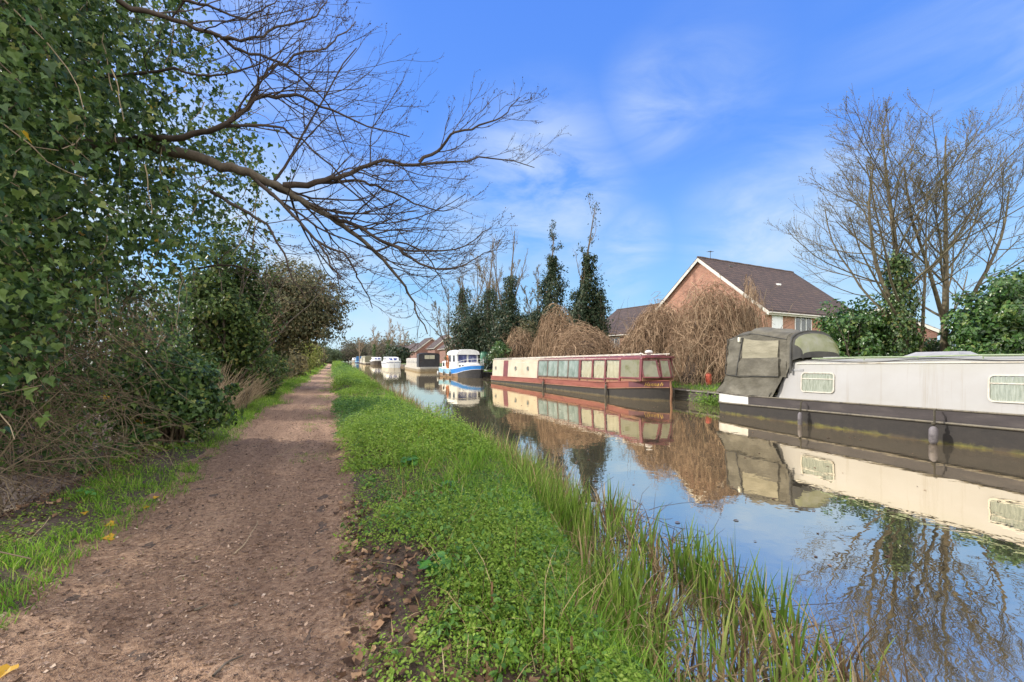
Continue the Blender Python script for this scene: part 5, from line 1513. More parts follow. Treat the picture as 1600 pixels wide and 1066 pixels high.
for (px, d, H, sd_, lab) in ((700, 66, 12, 71, 'fine bare tree left of the waterside ivy row'), (748, 62, 15, 72, 'fine bare tree rising between the first two ivy-clad trees'), (775, 58, 16.5, 73, 'tall fine bare tree rising behind the bare-shooted ivy tree'), (838, 50, 11, 74, 'thin bare stem just left of the conical ivy tree')):
    p = at(px, 560, d); p[2] = .2
    bare_tree('bare_tree', lab, 'tree', p, H, .16, 12, .28, (.02, 0), sd_, .22, levels=3, twigs=4, mats=('bark', 'hedge_twig'), group=GB, tw_min=.02, fork=[(.3, .1, .2, .7), (-.3, .0, .25, .65)], ang=.55)

# ---- far end -------------------------------------------------------------
bush_px('dark round evergreen beside the line of far cruisers', 620, 112, 48, 540, 574, 3000, .5, 'ivy_far', seed=64, clumps=50)
GT = 'far trees beyond the moored boats'
for (px, d, yt, sd_, iv, lab) in ((606, 150, 503, 81, True, 'far bare tree with a thick ivy column beside the round evergreen'), (584, 165, 515, 82, True, 'far slim tree with an ivy column, left of the thicker one'), (562, 175, 527, 83, False, 'far bushy bare tree above the blue tarpaulin boat'), (626, 170, 512, 84, False, 'far bare tree above the long low roof')):
    p = at(px, 560, d); p[2] = .2; H = CAMZ + (560 - yt) * d / FOC
    bare_tree('far_tree', lab, 'tree', p, H, .25, 11, .36, (0, 0), sd_, .3, levels=3, twigs=4, mats=('pale_bark', 'pale_bark'), group=GT, tw_min=.05, ivy=[(0, H * .55, .8, .4, 900, .4)] if iv else None, fork=[(.3, .1, .3, .6)])
P = []; Nn = []; r = np.random.default_rng(90)
for k in range(170):
    px = r.uniform(470, 665); d = r.uniform(175, 260); c = at(px, 560, d)
    h = r.uniform(5, 12.5) * (1.0 if px < 640 else .8) * (.45 if px < 535 else 1); n = 190
    q = unit(r.normal(size=(n, 3))) * r.uniform(.4, 1, n)[:, None] * [4.0, 4.0, h * .55] + [c[0], c[1], h * .5]
    P.append(q); Nn.append(unit(q - c + [0, 0, 1]))
P = np.concatenate(P); Nn = np.concatenate(Nn)
ok = (P[:, 0] > 16) | (P[:, 1] > 185) & ((P[:, 0] < 0) | (P[:, 0] > 15) | (P[:, 1] > 225)); P, Nn = P[ok], Nn[ok]
V, F = leaves(P, Nn, r.uniform(.6, 1.3, len(P)), RHOMB, .8)
M['far_wood'] = leaf_mat('far_wood', [(0, (.085, .08, .062)), (.35, (.13, .105, .085)), (.7, (.10, .115, .065)), (1, (.19, .165, .12))], .9, .3, .1)
fw = np_mesh('far_wood', [(V, F)], M['far_wood']); tag(fw, 'hazy brown winter wood closing the far end of the canal', 'wood', kind='stuff')
# wooded rise behind the houses
P = []; r = np.random.default_rng(91)
for k in range(150):
    px = r.uniform(560, 800); d = r.uniform(270, 420); c = at(px, 560, d); h = r.uniform(8, 13) * (d / 330); n = 70
    P.append(unit(r.normal(size=(n, 3))) * r.uniform(.4, 1, n)[:, None] * [9, 9, h * .5] + [c[0], c[1], h * .5])
P = np.concatenate(P); V, F = leaves(P, r.normal(size=P.shape) + [0, 0, .5], r.uniform(1.4, 2.6, len(P)), RHOMB, .8)
fw = np_mesh('distant_wood', [(V, F)], M['far_wood']); tag(fw, 'low distant woodland on the skyline behind the far houses', 'wood', kind='stuff')

# ---- timber edging, red can and water plant on the far bank ----------------
M['timber'] = mat('wet_timber', [(.025, .022, .018), (.075, .065, .05), (.13, .115, .09)], 5, .8, .5, 30, stretch=(3, .4, 3))
te = thing('bank_edging', 'dark wet timber boards edging the far bank', 'bank edging', (14.36, -20, WATER))
mb = MB()
for k in range(30):
    y0 = -20 + k * 4.0
    for j, (z0, z1) in enumerate(((-.9, -.17), (-.165, .03))): mb.box(14.30 - .012 * ((k + j) % 3), 14.40, y0 + .01, y0 + 3.98, z0, z1)
for v in range(len(mb.v)): pass
b = mb.build('boards', M['timber'], te, world=True)
mb = MB(); mb.box(14.22, 14.46, -20, 100, .035, .075); mb.build('capping', mat('capping', [(.10, .09, .075), (.24, .22, .19)], 4, .85, .3), te, world=True)
for k in range(24):
    mb = MB(); y = 2 + k * 2.0; mb.lathe([(.055, -1.0), (.055, .02), (.04, .03)], (14.23, y, 0), 10); mb.build('post', M['timber'], te, world=True)
can = thing('gas_bottle', 'red gas bottle standing on the grassy far bank', 'gas bottle', (15.5, 20.9, .12))
pcn = at(1107, 585, 20.6); can.location = (pcn[0], pcn[1], .2)
mb = MB(); mb.lathe([(.10, 0), (.13, .02), (.135, .1), (.135, .42), (.11, .52), (.06, .56)], (0, 0, 0), 18); mb.build('body', mat('red_enamel', [(.38, .06, .03), (.48, .09, .05)], 4, .5), can)
mb = MB(); mb.tube([(.08 * math.cos(a), .08 * math.sin(a), .60) for a in np.linspace(0, 2 * PI, 14)], .012, 5); mb.lathe([(.03, .55), (.025, .62)], (0, 0, 0), 8); [mb.tube([(.08 * math.cos(a), .08 * math.sin(a), .54), (.08 * math.cos(a), .08 * math.sin(a), .6)], .01, 5) for a in (0, 2.1, 4.2)]; mb.build('collar', M['rust'], can)
r = np.random.default_rng(95)
pw = at(1112, 628, 18.0); wp = thing('water_plant', 'bright green leafy water plant by the stern of the white narrowboat', 'water plant', (pw[0], pw[1], WATER))
n = 900; q = r.normal(size=(n, 3)) * [.26, .42, .17] + [pw[0], pw[1], -.28]; q[:, 2] = np.maximum(np.abs(q[:, 2] + .4) - .4, -.38)
V, F = leaves(q, np.array([[-.3, -.2, 1]]) + np.zeros((n, 3)), r.uniform(.05, .10, n), OVAL, .5); np_mesh('leaves', [(V, F)], M['nettle'], wp)
np_mesh('stalks', tubes([chain((pw[0] + r.normal() * .2, pw[1] + r.normal() * .3, -.5), (r.normal() * .3, r.normal() * .3, 1), .4, 5, .006, .004, .1, (0, 0, 0), r) for _ in range(40)], 4), M['cleaver'], wp)
# grass on the far bank
r = np.random.default_rng(96); n = 12000
X = 14.5 + 3.2 * r.uniform(0, 1, n) ** 1.6; Y = r.uniform(4, 60, n); Bp = np.stack([X, Y, terrain(X, Y) - .01], 1)
V, F = blades(Bp, r.uniform(.06, .22, n), .022, r.uniform(0, 6.28, n), r.uniform(.1, .6, n), r.uniform(.2, .8, n), 2, r)
g2 = np_mesh('bank_grass', [(V, F)], M['grass_far'] if 'grass_far' in M else M['grass']); tag(g2, 'rough grass along the top of the far bank', 'grass', kind='stuff')
# ================================================================== NEAR LEFT: IVY TREE AND HEDGE
def in_poly(px, py, poly):
    c = np.zeros(len(px), bool); n = len(poly)
    for i in range(n):
        x0, y0 = poly[i]; x1, y1 = poly[(i + 1) % n]
        k = ((y0 > py) != (y1 > py)) & (px < (x1 - x0) * (py - y0) / (y1 - y0 + 1e-9) + x0); c ^= k
    return c


def sight_many(px, py, d):
    t = (px - 800) / FOC
    return np.stack([(FX + RX * t) * d, (FY + RY * t) * d, CAMZ + (560 - py) / FOC * d], 1)


r = np.random.default_rng(101)
TB = np.array([-3.7, 6.0, -.85])
near_tree = thing('ivy_clad_tree', 'big ivy-smothered tree on the left with a bare limb reaching over the towpath', 'tree', tuple(TB))
trunkc = [poly_chain([TB, TB + [.1, .1, 1.6], TB + [.35, .1, 3.2], TB + [.45, .3, 5.0], TB + [.2, .8, 7.5]], .30, .10, 16, .02)]
stem2 = poly_chain([TB + [.3, -1.4, 0], TB + [.5, -1.6, 2.0], TB + [.3, -1.9, 4.0], TB + [-.2, -2.3, 6.5]], .18, .05, 12, .02)
trunkc.append(stem2)
np_mesh('trunk', tubes(trunkc, 12), M['bark'], near_tree, smooth=True)
# the limbs, as sighted: (px, py, distance ahead)
LIMBS = {
    'A': ([(150, 262, 5.3), (205, 225, 5.2), (250, 232, 5.2), (320, 252, 5.3), (370, 265, 5.4), (410, 280, 5.5), (440, 293, 5.6), (470, 312, 5.7), (520, 340, 5.9), (550, 362, 6.0), (587, 393, 6.2), (610, 420, 6.3), (637, 456, 6.5), (650, 482, 6.6), (668, 522, 6.8)], .085, .008),
    'B': ([(444, 290, 5.6), (500, 286, 5.6), (530, 275, 5.6), (560, 263, 5.7), (600, 252, 5.7), (650, 257, 5.8), (720, 252, 6.0), (780, 247, 6.2), (835, 262, 6.4)], .042, .005),
    'B2': ([(655, 254, 5.8), (685, 235, 5.8), (710, 209, 5.7), (750, 195, 5.7), (790, 178, 5.8), (812, 152, 5.8)], .024, .005),
    'B3': ([(502, 285, 5.6), (560, 284, 5.8), (597, 295, 5.9), (650, 318, 6.1), (690, 330, 6.2), (722, 318, 6.3)], .022, .005),
    'C': ([(522, 341, 5.9), (555, 352, 5.8), (604, 379, 5.7), (650, 391, 5.7), (720, 385, 5.8), (768, 356, 5.9)], .030, .005),
    'C2': ([(606, 380, 5.7), (650, 409, 5.6), (695, 421, 5.6), (735, 410, 5.7), (768, 392, 5.8)], .020, .005),
    'C3': ([(587, 393, 6.2), (630, 380, 6.3), (668, 400, 6.4), (690, 440, 6.5), (700, 470, 6.6)], .016, .005),
    'D': ([(200, 222, 5.2), (262, 217, 5.0), (307, 208, 4.9), (352, 195, 4.8), (394, 160, 4.8), (430, 152, 4.9), (465, 150, 5.0), (510, 169, 5.1), (570, 196, 5.3), (640, 214, 5.6)], .042, .006),
    'D2': ([(394, 160, 4.8), (402, 130, 4.8), (430, 105, 4.8), (480, 85, 4.9), (530, 60, 5.0), (556, 34, 5.1)], .022, .005),
    'D3': ([(352, 196, 4.8), (420, 196, 5.0), (470, 220, 5.2), (520, 262, 5.4), (560, 300, 5.6), (620, 352, 5.9)], .017, .005),
    'E': ([(120, -40, 4.2), (195, 8, 4.4), (240, 22, 4.5), (285, 34, 4.6), (345, 60, 4.7), (378, 80, 4.8), (430, 96, 5.0), (480, 130, 5.2), (520, 175, 5.5), (545, 240, 5.8)], .036, .005),
    'E2': ([(285, 0, 4.4), (330, 10, 4.5), (375, 27, 4.6), (412, 12, 4.7), (440, -10, 4.8)], .016, .005),
    'E3': ([(345, 60, 4.7), (400, 58, 4.7), (450, 40, 4.8), (500, 20, 4.9), (520, -20, 5.0)], .018, .005),
    'F': ([(395, 276, 5.5), (433, 311, 5.3), (464, 342, 5.2), (496, 377, 5.2), (538, 398, 5.3), (556, 430, 5.4), (570, 455, 5.5), (582, 482, 5.6)], .026, .005),
    'F2': ([(496, 377, 5.2), (512, 405, 5.1), (525, 430, 5.1), (536, 462, 5.1)], .015, .005),
    'G': ([(330, 300, 5.6), (380, 330, 5.4), (415, 350, 5.3), (440, 395, 5.2), (455, 430, 5.2), (478, 468, 5.2)], .024, .005),
    'G2': ([(300, 420, 6.4), (360, 415, 6.3), (400, 430, 6.2), (430, 470, 6.2)], .018, .005),
    'H': ([(150, 120, 5.0), (260, 110, 5.0), (330, 118, 5.1), (410, 100, 5.2), (470, 60, 5.4)], .02, .005),
}
limb_chains = {}
for k, (pts, r0, r1) in LIMBS.items():
    P = np.array([at(*p) for p in pts])
    if k == 'A': P = np.vstack([TB + [.40, .2, 4.3], TB + [.75, .1, 4.45], P[1:]])
    if k == 'E': P = np.vstack([TB + [.45, .3, 5.0], P])
    limb_chains[k] = poly_chain(P, r0, r1, len(P) * 3, .012)
main = [limb_chains['A']]
np_mesh('limb', tubes(main, 10), M['bark'], near_tree, smooth=True)
others = [c for k, c in limb_chains.items() if k != 'A']
tw1 = []; plane = (.25, -.05, .0)
for k, c in limb_chains.items():
    cnt = {'A': 15, 'B': 17, 'D': 15, 'E': 13, 'C': 12, 'F': 9}.get(k, 8)
    lo = .35 if k == 'A' else (.3 if k in 'DE' else .12)
    L = np.linalg.norm(np.diff(c[0], axis=0), axis=1).sum()
    for s in sub_branches(c, int(cnt * 1.35), (.36 if k in 'ABDE' else .46), .95, .42, 9, .12, (.35, 0, .50), lo, .99, .0034, r, plane): tw1.append(s)
tw2 = []
for c in tw1: tw2 += sub_branches(c, 5, .52, .72, .7, 7, .12, (.15, 0, .45), .15, .98, .0020, r, (.35, 0, .1))
tw3 = []
for c in tw2: tw3 += sub_branches(c, 2, .5, .6, .8, 5, .12, (.08, 0, .25), .2, .98, .0016, r)
np_mesh('side_branches', tubes(others, 7) + tubes(tw1, 5), M['twig'], near_tree, smooth=True)
np_mesh('twigs', tubes(tw2, 4) + tubes(tw3, 3), M['twig'], near_tree, smooth=True)
# winter buds along the twigs
bp = np.concatenate([c[0][1:] for c in tw2[::1]] + [c[0][1:] for c in tw3]); bp = bp[r.uniform(0, 1, len(bp)) < .5]
V, F = leaves(bp, r.normal(size=bp.shape), r.uniform(.012, .026, len(bp)), RHOMB, .6, (0.4, 0, .6), r); tag(np_mesh('buds', [(V, F)], M['twig_bud'], near_tree), kind='stuff')

POLY = [(-220, -260), (170, -260), (250, -60), (300, 40), (345, 120), (385, 190), (425, 262), (440, 320), (425, 385), (380, 405), (300, 415), (215, 432), (120, 470), (60, 520), (20, 600), (-220, 640)]
def ivy_clusters(n, poly, d0, d1, dj, sprd, per, size, seed, thin=None, bias=1.0):
    q = np.random.default_rng(seed); PX = []; PY = []
    while sum(map(len, PX)) < n:
        px = q.uniform(-220, 450, n * 3); py = q.uniform(-260, 640, n * 3); ok = in_poly(px, py, poly)
        if thin is not None: ok &= q.uniform(0, 1, len(px)) < thin(px, py)
        PX.append(px[ok]); PY.append(py[ok])
    px = np.concatenate(PX)[:n]; py = np.concatenate(PY)[:n]
    d = d0 + (d1 - d0) * np.clip(px + 60, 0, 500) / 500 + dj * q.uniform(0, 1, n) ** bias
    C = sight_many(px, py, d)
    P = np.repeat(C, per, 0) + q.normal(size=(n * per, 3)) * sprd * np.repeat(q.uniform(.6, 1.3, n), per)[:, None] * [1, 1, .8]
    out = unit(np.array([.75, -.55, .25]) + q.normal(size=(n * per, 3)) * .35)
    return P, out, size * q.uniform(.6, 1.25, len(P))


lace = lambda px, py: np.clip(1.12 - np.clip((px - 90 + (py < 120) * (120 - py) * .3) / 330, 0, 1) * .66, .25, 1)
Pn, Nn, Sz = ivy_clusters(900, POLY, 2.9, 6.2, .9, .17, 28, .060, 111, lace)
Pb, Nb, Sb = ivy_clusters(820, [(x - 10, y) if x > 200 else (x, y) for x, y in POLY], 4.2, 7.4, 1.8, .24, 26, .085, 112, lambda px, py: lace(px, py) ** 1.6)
ky = r.integers(0, len(Pn), 26)
Sz = Sz * r.choice([.55, .8, 1, 1.15, 1.35], len(Sz)); V1, F1 = leaves(Pn, Nn, Sz, IVY, .55, (.1, -.1, -1)); V2, F2 = leaves(Pb, Nb, Sb, IVY, .5, (0, 0, -1)); V3, F3 = leaves(Pn[ky] + [.05, -.06, 0], Nn[ky], .085, IVY, .5, (0, 0, -1))
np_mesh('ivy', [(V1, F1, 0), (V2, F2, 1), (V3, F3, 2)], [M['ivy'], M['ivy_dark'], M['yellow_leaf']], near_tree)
# climbing stems showing among the leaves
st = []
for k in range(150):
    i = r.integers(0, len(Pn)); st.append(chain(Pn[i] + [.03, -.03, 0], (r.normal() * .5, r.normal() * .5, -1 + r.normal() * .6), r.uniform(.3, 1.1), 7, .007, .003, .22, (0, 0, -.2), r))
for k in range(120):
    i = r.integers(0, len(Pb)); st.append(chain(Pb[i], r.normal(size=3), r.uniform(.5, 1.4), 7, .010, .004, .16, (0, 0, 0), r))
tag(np_mesh('ivy_stems', tubes(st, 5), M['pale_twig'], near_tree, smooth=True), kind='stuff')

# ---- tangle of dead stems below it ---------------------------------------
TG = thing('dead_tangle', 'tangle of dead hanging stems below the ivy tree on the left', 'dead vine', (-3.0, 5.0, -.5))
ch = []
n = 950; px = r.uniform(-120, 225, n); py = 420 + 330 * r.uniform(0, 1, n) ** 1.1; d = 3.6 + 2.4 * np.clip((px + 100) / 430, 0, 1) + r.uniform(0, 1.8, n)
ok = py < 760 - np.clip(px - 60, 0, 400) * .36; C = sight_many(px, py, d)[ok]
for c in C:
    if c[2] < terrain(c[0], c[1]) + .1: continue
    up = r.uniform(0, 1) < .3
    ch.append(chain(c, (r.normal() * .7 + .25, r.normal() * .7 - .1, r.normal() * .5 - (.1 if not up else -.6)), r.uniform(.4, 1.5), 9, r.uniform(.003, .0075), .002, .27, (.15, -.1, -1.0), r))
np_mesh('hanging_stems', tubes(ch, 4), M['hedge_twig'], TG, smooth=False)
ch = [chain((x, y, float(terrain(x, y)) - .1), (r.normal() * .35 + .1, r.normal() * .35, 1), r.uniform(.8, 2.6), 8, r.uniform(.006, .018), .003, .22, (.2, 0, -.5), r) for x, y in zip(r.uniform(-4.6, -2.95, 60), r.uniform(2.6, 6.2, 60))]
np_mesh('upright_stems', tubes(ch, 5), M['hedge_twig'], TG, smooth=True)
n = 12000; px = r.uniform(-150, 300, n); py = r.uniform(440, 740, n); d = 4.3 + 2.2 * np.clip((px + 100) / 430, 0, 1) + r.uniform(0, 2.2, n)
P = sight_many(px, py, d); k = P[:, 2] > terrain(P[:, 0], P[:, 1]) + .05; k &= N1(P[:, 0] * 2, P[:, 2] * 2 + P[:, 1]) > -.25; P = P[k]
V, F = leaves(P, np.array([.7, -.6, .3]) + np.zeros(P.shape), r.uniform(.035, .075, len(P)), IVY, .5, (0, 0, -1)); np_mesh('ivy_leaves', [(V, F)], M['ivy'], TG)

# ---- ivy bush, second ivy tree, overhanging tree, hedge --------------------
def bush2(label, name, cat, c, rad, n, size, mats, **k): return bush(name, label, cat, c, rad, n, size, mats, **k)
p = at(283, 600, 7.4); bush2('glossy ivy bush bulging over the left verge', 'ivy_bush', 'bush', (p[0] - .15, p[1], .86), (.95, 1.35, .80), 7500, .075, ['ivy'], tpl=IVY, clumps=90, csize=.26, seed=121, zmin=-.3, extra=('yellow_leaf', .003), twig='hedge_twig')
p = at(372, 475, 12.5); bush2('ivy-smothered hedge tree beyond the glossy ivy bush', 'ivy_hedge_tree', 'tree', (p[0] - .3, p[1], 2.6), (1.35, 1.7, 2.5), 15000, .10, ['ivy_dark'], tpl=OVAL, clumps=150, csize=.22, seed=122, zmin=-.4, tn=30)
p = at(470, 500, 20.5)
ovh = bush2('dense rounded olive tree arching over the towpath', 'overhanging_tree', 'tree', (p[0] - .55, p[1] + .8, 3.85), (2.75, 3.0, 2.25), 26000, .12, ['olive'], tpl=OVAL, clumps=230, csize=.2, seed=123, zmin=1.75, tn=0)
r2 = np.random.default_rng(124); base = np.array([-3.0, 20.0, -.4]); tr = [chain(base + [0, k * .8, 0], (.12 + .1 * k, .1, 1), 3.6, 9, .14, .04, .08, (.2, 0, 0), r2) for k in range(2)]
L1_ = [];
for t in tr: L1_ += sub_branches(t, 8, .42, .7, .5, 7, .12, (.1, 0, .6), .5, 1, .014, r2)
L2_ = []
for t in L1_: L2_ += sub_branches(t, 7, .6, .6, .55, 6, .14, (.1, 0, .3), .2, 1, .009, r2)
np_mesh('trunk', tubes(tr, 8), M['bark'], ovh, smooth=True); np_mesh('twigs', tubes(L1_, 5) + tubes(L2_, 3), M['hedge_twig'], ovh, smooth=True)
p = at(415, 545, 16.5); bush2('dark ivy thicket below the arching olive tree', 'ivy_bush', 'bush', (p[0] - .5, p[1], 1.0), (1.15, 2.0, 1.5), 7000, .095, ['ivy_dark'], clumps=80, csize=.25, seed=125, zmin=-.3)
p = at(455, 545, 24); bush2('dark thicket beneath the far side of the arching olive tree', 'ivy_bush', 'bush', (-3.2, 24.5, 1.1), (1.1, 3.2, 1.5), 6000, .12, ['ivy_dark'], clumps=80, csize=.25, seed=126, zmin=-.3)
GHG = 'hedge bushes along the towpath beyond the arching tree'
for k, (X, Y, h, w, m, lab) in enumerate(((-3.6, 31, 2.3, 1.5, 'scrub', 'tawny hedge bush first beyond the arching tree'), (-3.4, 38, 2.5, 1.6, 'scrub', 'yellowish hedge bush second beyond the arching tree'), (-3.3, 47, 2.9, 1.8, 'yellow_green', 'yellow green hedge bush framed under the arching tree'),
                                          (-3.4, 58, 3.6, 2.2, 'yellow_green', 'taller yellow green bush further up the towpath'), (-3.6, 72, 4.2, 2.6, 'scrub', 'tawny bush where the towpath narrows away'), (-3.6, 90, 4.6, 3.0, 'far_green', 'far green bush at the vanishing end of the towpath'), (-1.5, 135, 4.6, 4.0, 'far_green', 'farthest hedge bush closing the towpath'))):
    if 'yellow_green' not in M: M['yellow_green'] = leaf_mat('yellow_green_leaf', [(.12, .16, .03), (.22, .25, .05), (.30, .29, .09)], .6, .4)
    bush('hedge_bush', lab, 'bush', (X, Y, h / 2), (w, w * 1.9, h / 2 + .15), 3000, .16 + Y * .002, [m], clumps=60, csize=.28, seed=130 + k, group=GHG, zmin=-.1, twig='hedge_twig')
GB2 = 'scrub behind the left hedge'
if True:
    k = 0
    for (X, Y, h, w, m, n, lab) in ((-7.0, 3.8, 5.2, 2.3, 'ivy_dark', 7000, 'dark ivy scrub at the left edge behind the dead tangle'), (-7.2, 8.0, 3.4, 2.2, 'ivy_dark', 4200, 'dark ivy scrub behind the glossy ivy bush'), (-9.0, 16, 4.5, 2.6, 'scrub', 5200, 'tawny scrub seen through the gap left of the hedge tree'),  # first bush made taller to shade the near path
                                    (-7.4, 22, 4.6, 2.4, 'scrub', 5200, 'pale brown scrub behind the ivy hedge tree'), (-13, 26, 5.4, 3.4, 'scrub', 5200, 'taller tawny scrub farther back through the gap'), (-6.6, 13.0, 2.4, 1.9, 'olive', 3600, 'low olive scrub below the gap in the hedge'), (-7.0, 30, 5.0, 3.0, 'olive', 4200, 'olive scrub behind the arching tree')):
        bush('scrub_bush', lab, 'bush', (X, Y, h / 2), (w, w * 1.3, h / 2 + .3), n, .10 if m != 'scrub' else .085, [m], clumps=90, csize=.26, seed=140 + k, group=GB2, zmin=-.3, twig='hedge_twig', tn=60 if m == 'scrub' else 26); k += 1
# bare twiggy scrub between leaf masses
ch = []
for i in range(170):
    x = r.uniform(-8.5, -4.4); y = r.uniform(7, 30); ch.append(chain((x, y, -.4), (r.normal() * .4, r.normal() * .4, 1), r.uniform(1.6, 4.6), 8, .016, .004, .13, (0, 0, .1), r))
c2 = []
for c in ch: c2 += sub_branches(c, 6, .4, .6, .6, 5, .15, (0, 0, .2), .2, 1, .004, r)
o = np_mesh('twig_scrub', tubes(ch, 4) + tubes(c2, 3), M['hedge_twig']); tag(o, 'bare twiggy undergrowth filling the hedge on the left', 'undergrowth', kind='stuff')
# dry stalks at the hedge foot
n = 1700; X = r.uniform(-3.3, -2.3, n); Y = 8.8 + 12 * r.uniform(0, 1, n); ch = []
for x, y in zip(X, Y): ch.append(chain((x, y, float(terrain(x, y)) - .02), (.18 + r.normal() * .28, r.normal() * .22 - .05, 1), r.uniform(.5, 1.45), 6, .0065, .0025, .06, (.15, 0, -.25), r))
o = np_mesh('dry_stalks', tubes(ch, 4), M['dry_stalk'] if 'dry_stalk' in M else M['pale_twig']); tag(o, 'thin dry stalks leaning out of the hedge foot', 'dry stalks', kind='stuff')

# ================================================================== VERGES
def scatter(n, y0, y1, xl, xr, pw, q):
    """positions denser near the viewer"""
    f = q.uniform(0, 1, n); Y = y0 * (y1 / y0) ** (f ** pw); a, b = xl(Y), xr(Y)
    X = a + (b - a) * q.uniform(0, 1, n); return X, Y


q = np.random.default_rng(201)
NV = SineNoise(31, 18, .5, 3.2); NV2 = SineNoise(32, 18, 1.0, 6.0)
# right verge: ground cover of small leaved plants
chunks = []
def plants(n, y0, y1, xl, xr, h, spread, per, size, tpl, mi, dens, flat=.25, pw=1.0, jit=.35):
    X, Y = scatter(n, y0, y1, xl, xr, pw, q)
    k = q.uniform(0, 1, n) < dens(X, Y); X, Y = X[k], Y[k]; n = len(X)
    grow = np.clip(1 + .85 * NV(X * 1.2, Y) + .45 * NV2(X, Y), .22, 3.2)
    sc = 1 + np.clip(Y - 6, 0, 60) * .045
    hh = h * grow * q.uniform(.5, 1.2, n) * (1 + np.clip(Y - 6, 0, 40) * .012)
    hh = hh * np.where(X > 0, np.clip((edge_x(Y) - X) / .9, .35, 1), 1)
    a = q.uniform(0, 2 * PI, (n, per)); f = q.uniform(.15, 1, (n, per)) ** .7
    rad = spread * q.uniform(.3, 1, (n, per)) * (1.15 - .7 * f) * sc[:, None] ** .6
    Z0 = terrain(X, Y)
    P = np.stack([X[:, None] + rad * np.cos(a), Y[:, None] + rad * np.sin(a), Z0[:, None] + hh[:, None] * f], -1).reshape(-1, 3)
    Nn = np.stack([np.cos(a) * flat, np.sin(a) * flat, np.ones_like(a) * .8], -1).reshape(-1, 3)
    hg = np.stack([np.cos(a), np.sin(a), -.25 + 0 * a], -1).reshape(-1, 3)
    S_ = (size * sc)[:, None] * q.uniform(.6, 1.25, (n, per)) * (1.1 - .45 * f)
    V, F = leaves(P, Nn, S_.ravel(), tpl, jit, hg, q)
    if mi == 'mix':
        v = 1.1 * NV(X * 1.3 + 5, Y * .8) + .8 * NV2(X, Y) + q.normal(size=n) * .45
        mi = np.repeat(np.where(v > .55, 1, np.where(v < -.45, 2, 0)), per * len(tpl[1]))
    chunks.append((V, F, mi))


xl = lambda y: path_r(y) - .02; xr_ = lambda y: edge_x(y) + .02
bare = lambda x, y: sstep(N2(x * .25, y * .25) * .8 + .8 * NV2(x, y) + 1.75 * sstep(y, 2.4, 4.4) - .15, -.7, .5) * sstep(x - path_r(y), -.05, .45)
bareN = lambda x, y: bare(x, y) * (.7 + .3 * (NV(x * 1.7 + 3, y * 1.7) > -.2))
plants(7800, 1.5, 9, xl, xr_, .13, .07, 10, .028, OVAL, 'mix', bareN)
plants(900, 1.6, 9, xl, xr_, .17, .085, 10, .050, OVAL, 2, bareN, flat=.5)
plants(6500, 1.5, 9, xl, xr_, .17, .05, 14, .024, NARROW, 1, lambda x, y: bare(x, y) * (NV2(x + 7, y) > -.2) * sstep(x, .4, 1.0))
plants(7500, 1.5, 12, xl, xr_, .045, .06, 6, .017, OVAL, 1, lambda x, y: .25 + .75 * bare(x, y))
plants(11000, 6, 30, xl, xr_, .20, .12, 9, .044, OVAL, 'mix', lambda x, y: .9, pw=1.1)
plants(5200, 7, 30, xl, xr_, .22, .09, 9, .036, NARROW, 1, lambda x, y: .8 * (NV2(x + 7, y) > -.3), pw=1.1)
plants(9000, 24, 170, xl, xr_, .24, .20, 8, .046, RHOMB, 'mix', lambda x, y: .95, pw=1.0)
vg = np_mesh('verge_plants', chunks, [M['nettle'], M['cleaver'], M['nettle_dark']]); tag(vg, 'lush nettles and cleavers covering the verge between path and water', 'ground cover', kind='stuff')

# taller nettle stems in drifts
plants(420, 2.6, 16, lambda y: xl(y) + .7, xr_, .36, .07, 22, .042, OVAL, 0, lambda x, y: 1. * (NV(x * .8 + 2, y * .8) > .1), jit=.3)
plants(260, 2.2, 16, lambda y: xl(y) + .5, xr_, .30, .08, 26, .034, NARROW, 2, lambda x, y: 1. * (NV2(x * .5 + 8, y * .5) > .0), jit=.3)
# grass: right verge tufts, left verge strip, strip down the path
chunks = []
def tufts(n, y0, y1, xl, xr, per, h, w, dens, spread=.05, mi=0, pw=1.0, segs=3, lean=.35, curl=.7):
    X, Y = scatter(n, y0, y1, xl, xr, pw, q); k = q.uniform(0, 1, n) < dens(X, Y); X, Y = np.repeat(X[k], per), np.repeat(Y[k], per); m = len(X)
    sc = 1 + np.clip(Y - 6, 0, 60) * .05
    X = X + q.normal(size=m) * spread * sc; Y = Y + q.normal(size=m) * spread * sc
    B = np.stack([X, Y, terrain(X, Y) - .01], 1)
    V, F = blades(B, h * q.uniform(.45, 1.3, m) * (1 + np.clip(Y - 8, 0, 40) * .01), w * q.uniform(.6, 1.3, m) * sc, q.uniform(0, 2 * PI, m), q.uniform(0, lean * 2, m), q.uniform(0, curl * 2, m), segs, q)
    chunks.append((V, F, mi))


ll = lambda y: path_l(y) - .95; lr = lambda y: path_l(y) + .06
tufts(3000, 2.2, 14, ll, lr, 14, .10, .006, lambda x, y: (NV2(x * 1.3, y * 1.3) > -.55) * (.35 + .45 * sstep(NV(x, y), -.6, .6)), .06)
tufts(1500, 12, 140, ll, lr, 14, .15, .008, lambda x, y: .95, .08)
tufts(900, 1.6, 10, xl, xr_, 14, .20, .006, lambda x, y: sstep(x, .5, 1.2), .035)
tufts(260, 2.5, 14, lambda y: edge_x(y) - .7, lambda y: edge_x(y) - .05, 12, .17, .007, lambda x, y: (NV2(x, y) > -.2), .05, curl=.7)
tufts(420, 8, 120, xl, xr_, 9, .16, .008, lambda x, y: .7 * (NV(x, y * .5) > 0), .07)
mid = lambda y: -.55 + .1 * N3(y); midr = lambda y: mid(y) + .42
tufts(420, 7, 60, mid, midr, 10, .06, .007, lambda x, y: (NV2(x, y) > -.1), .06)
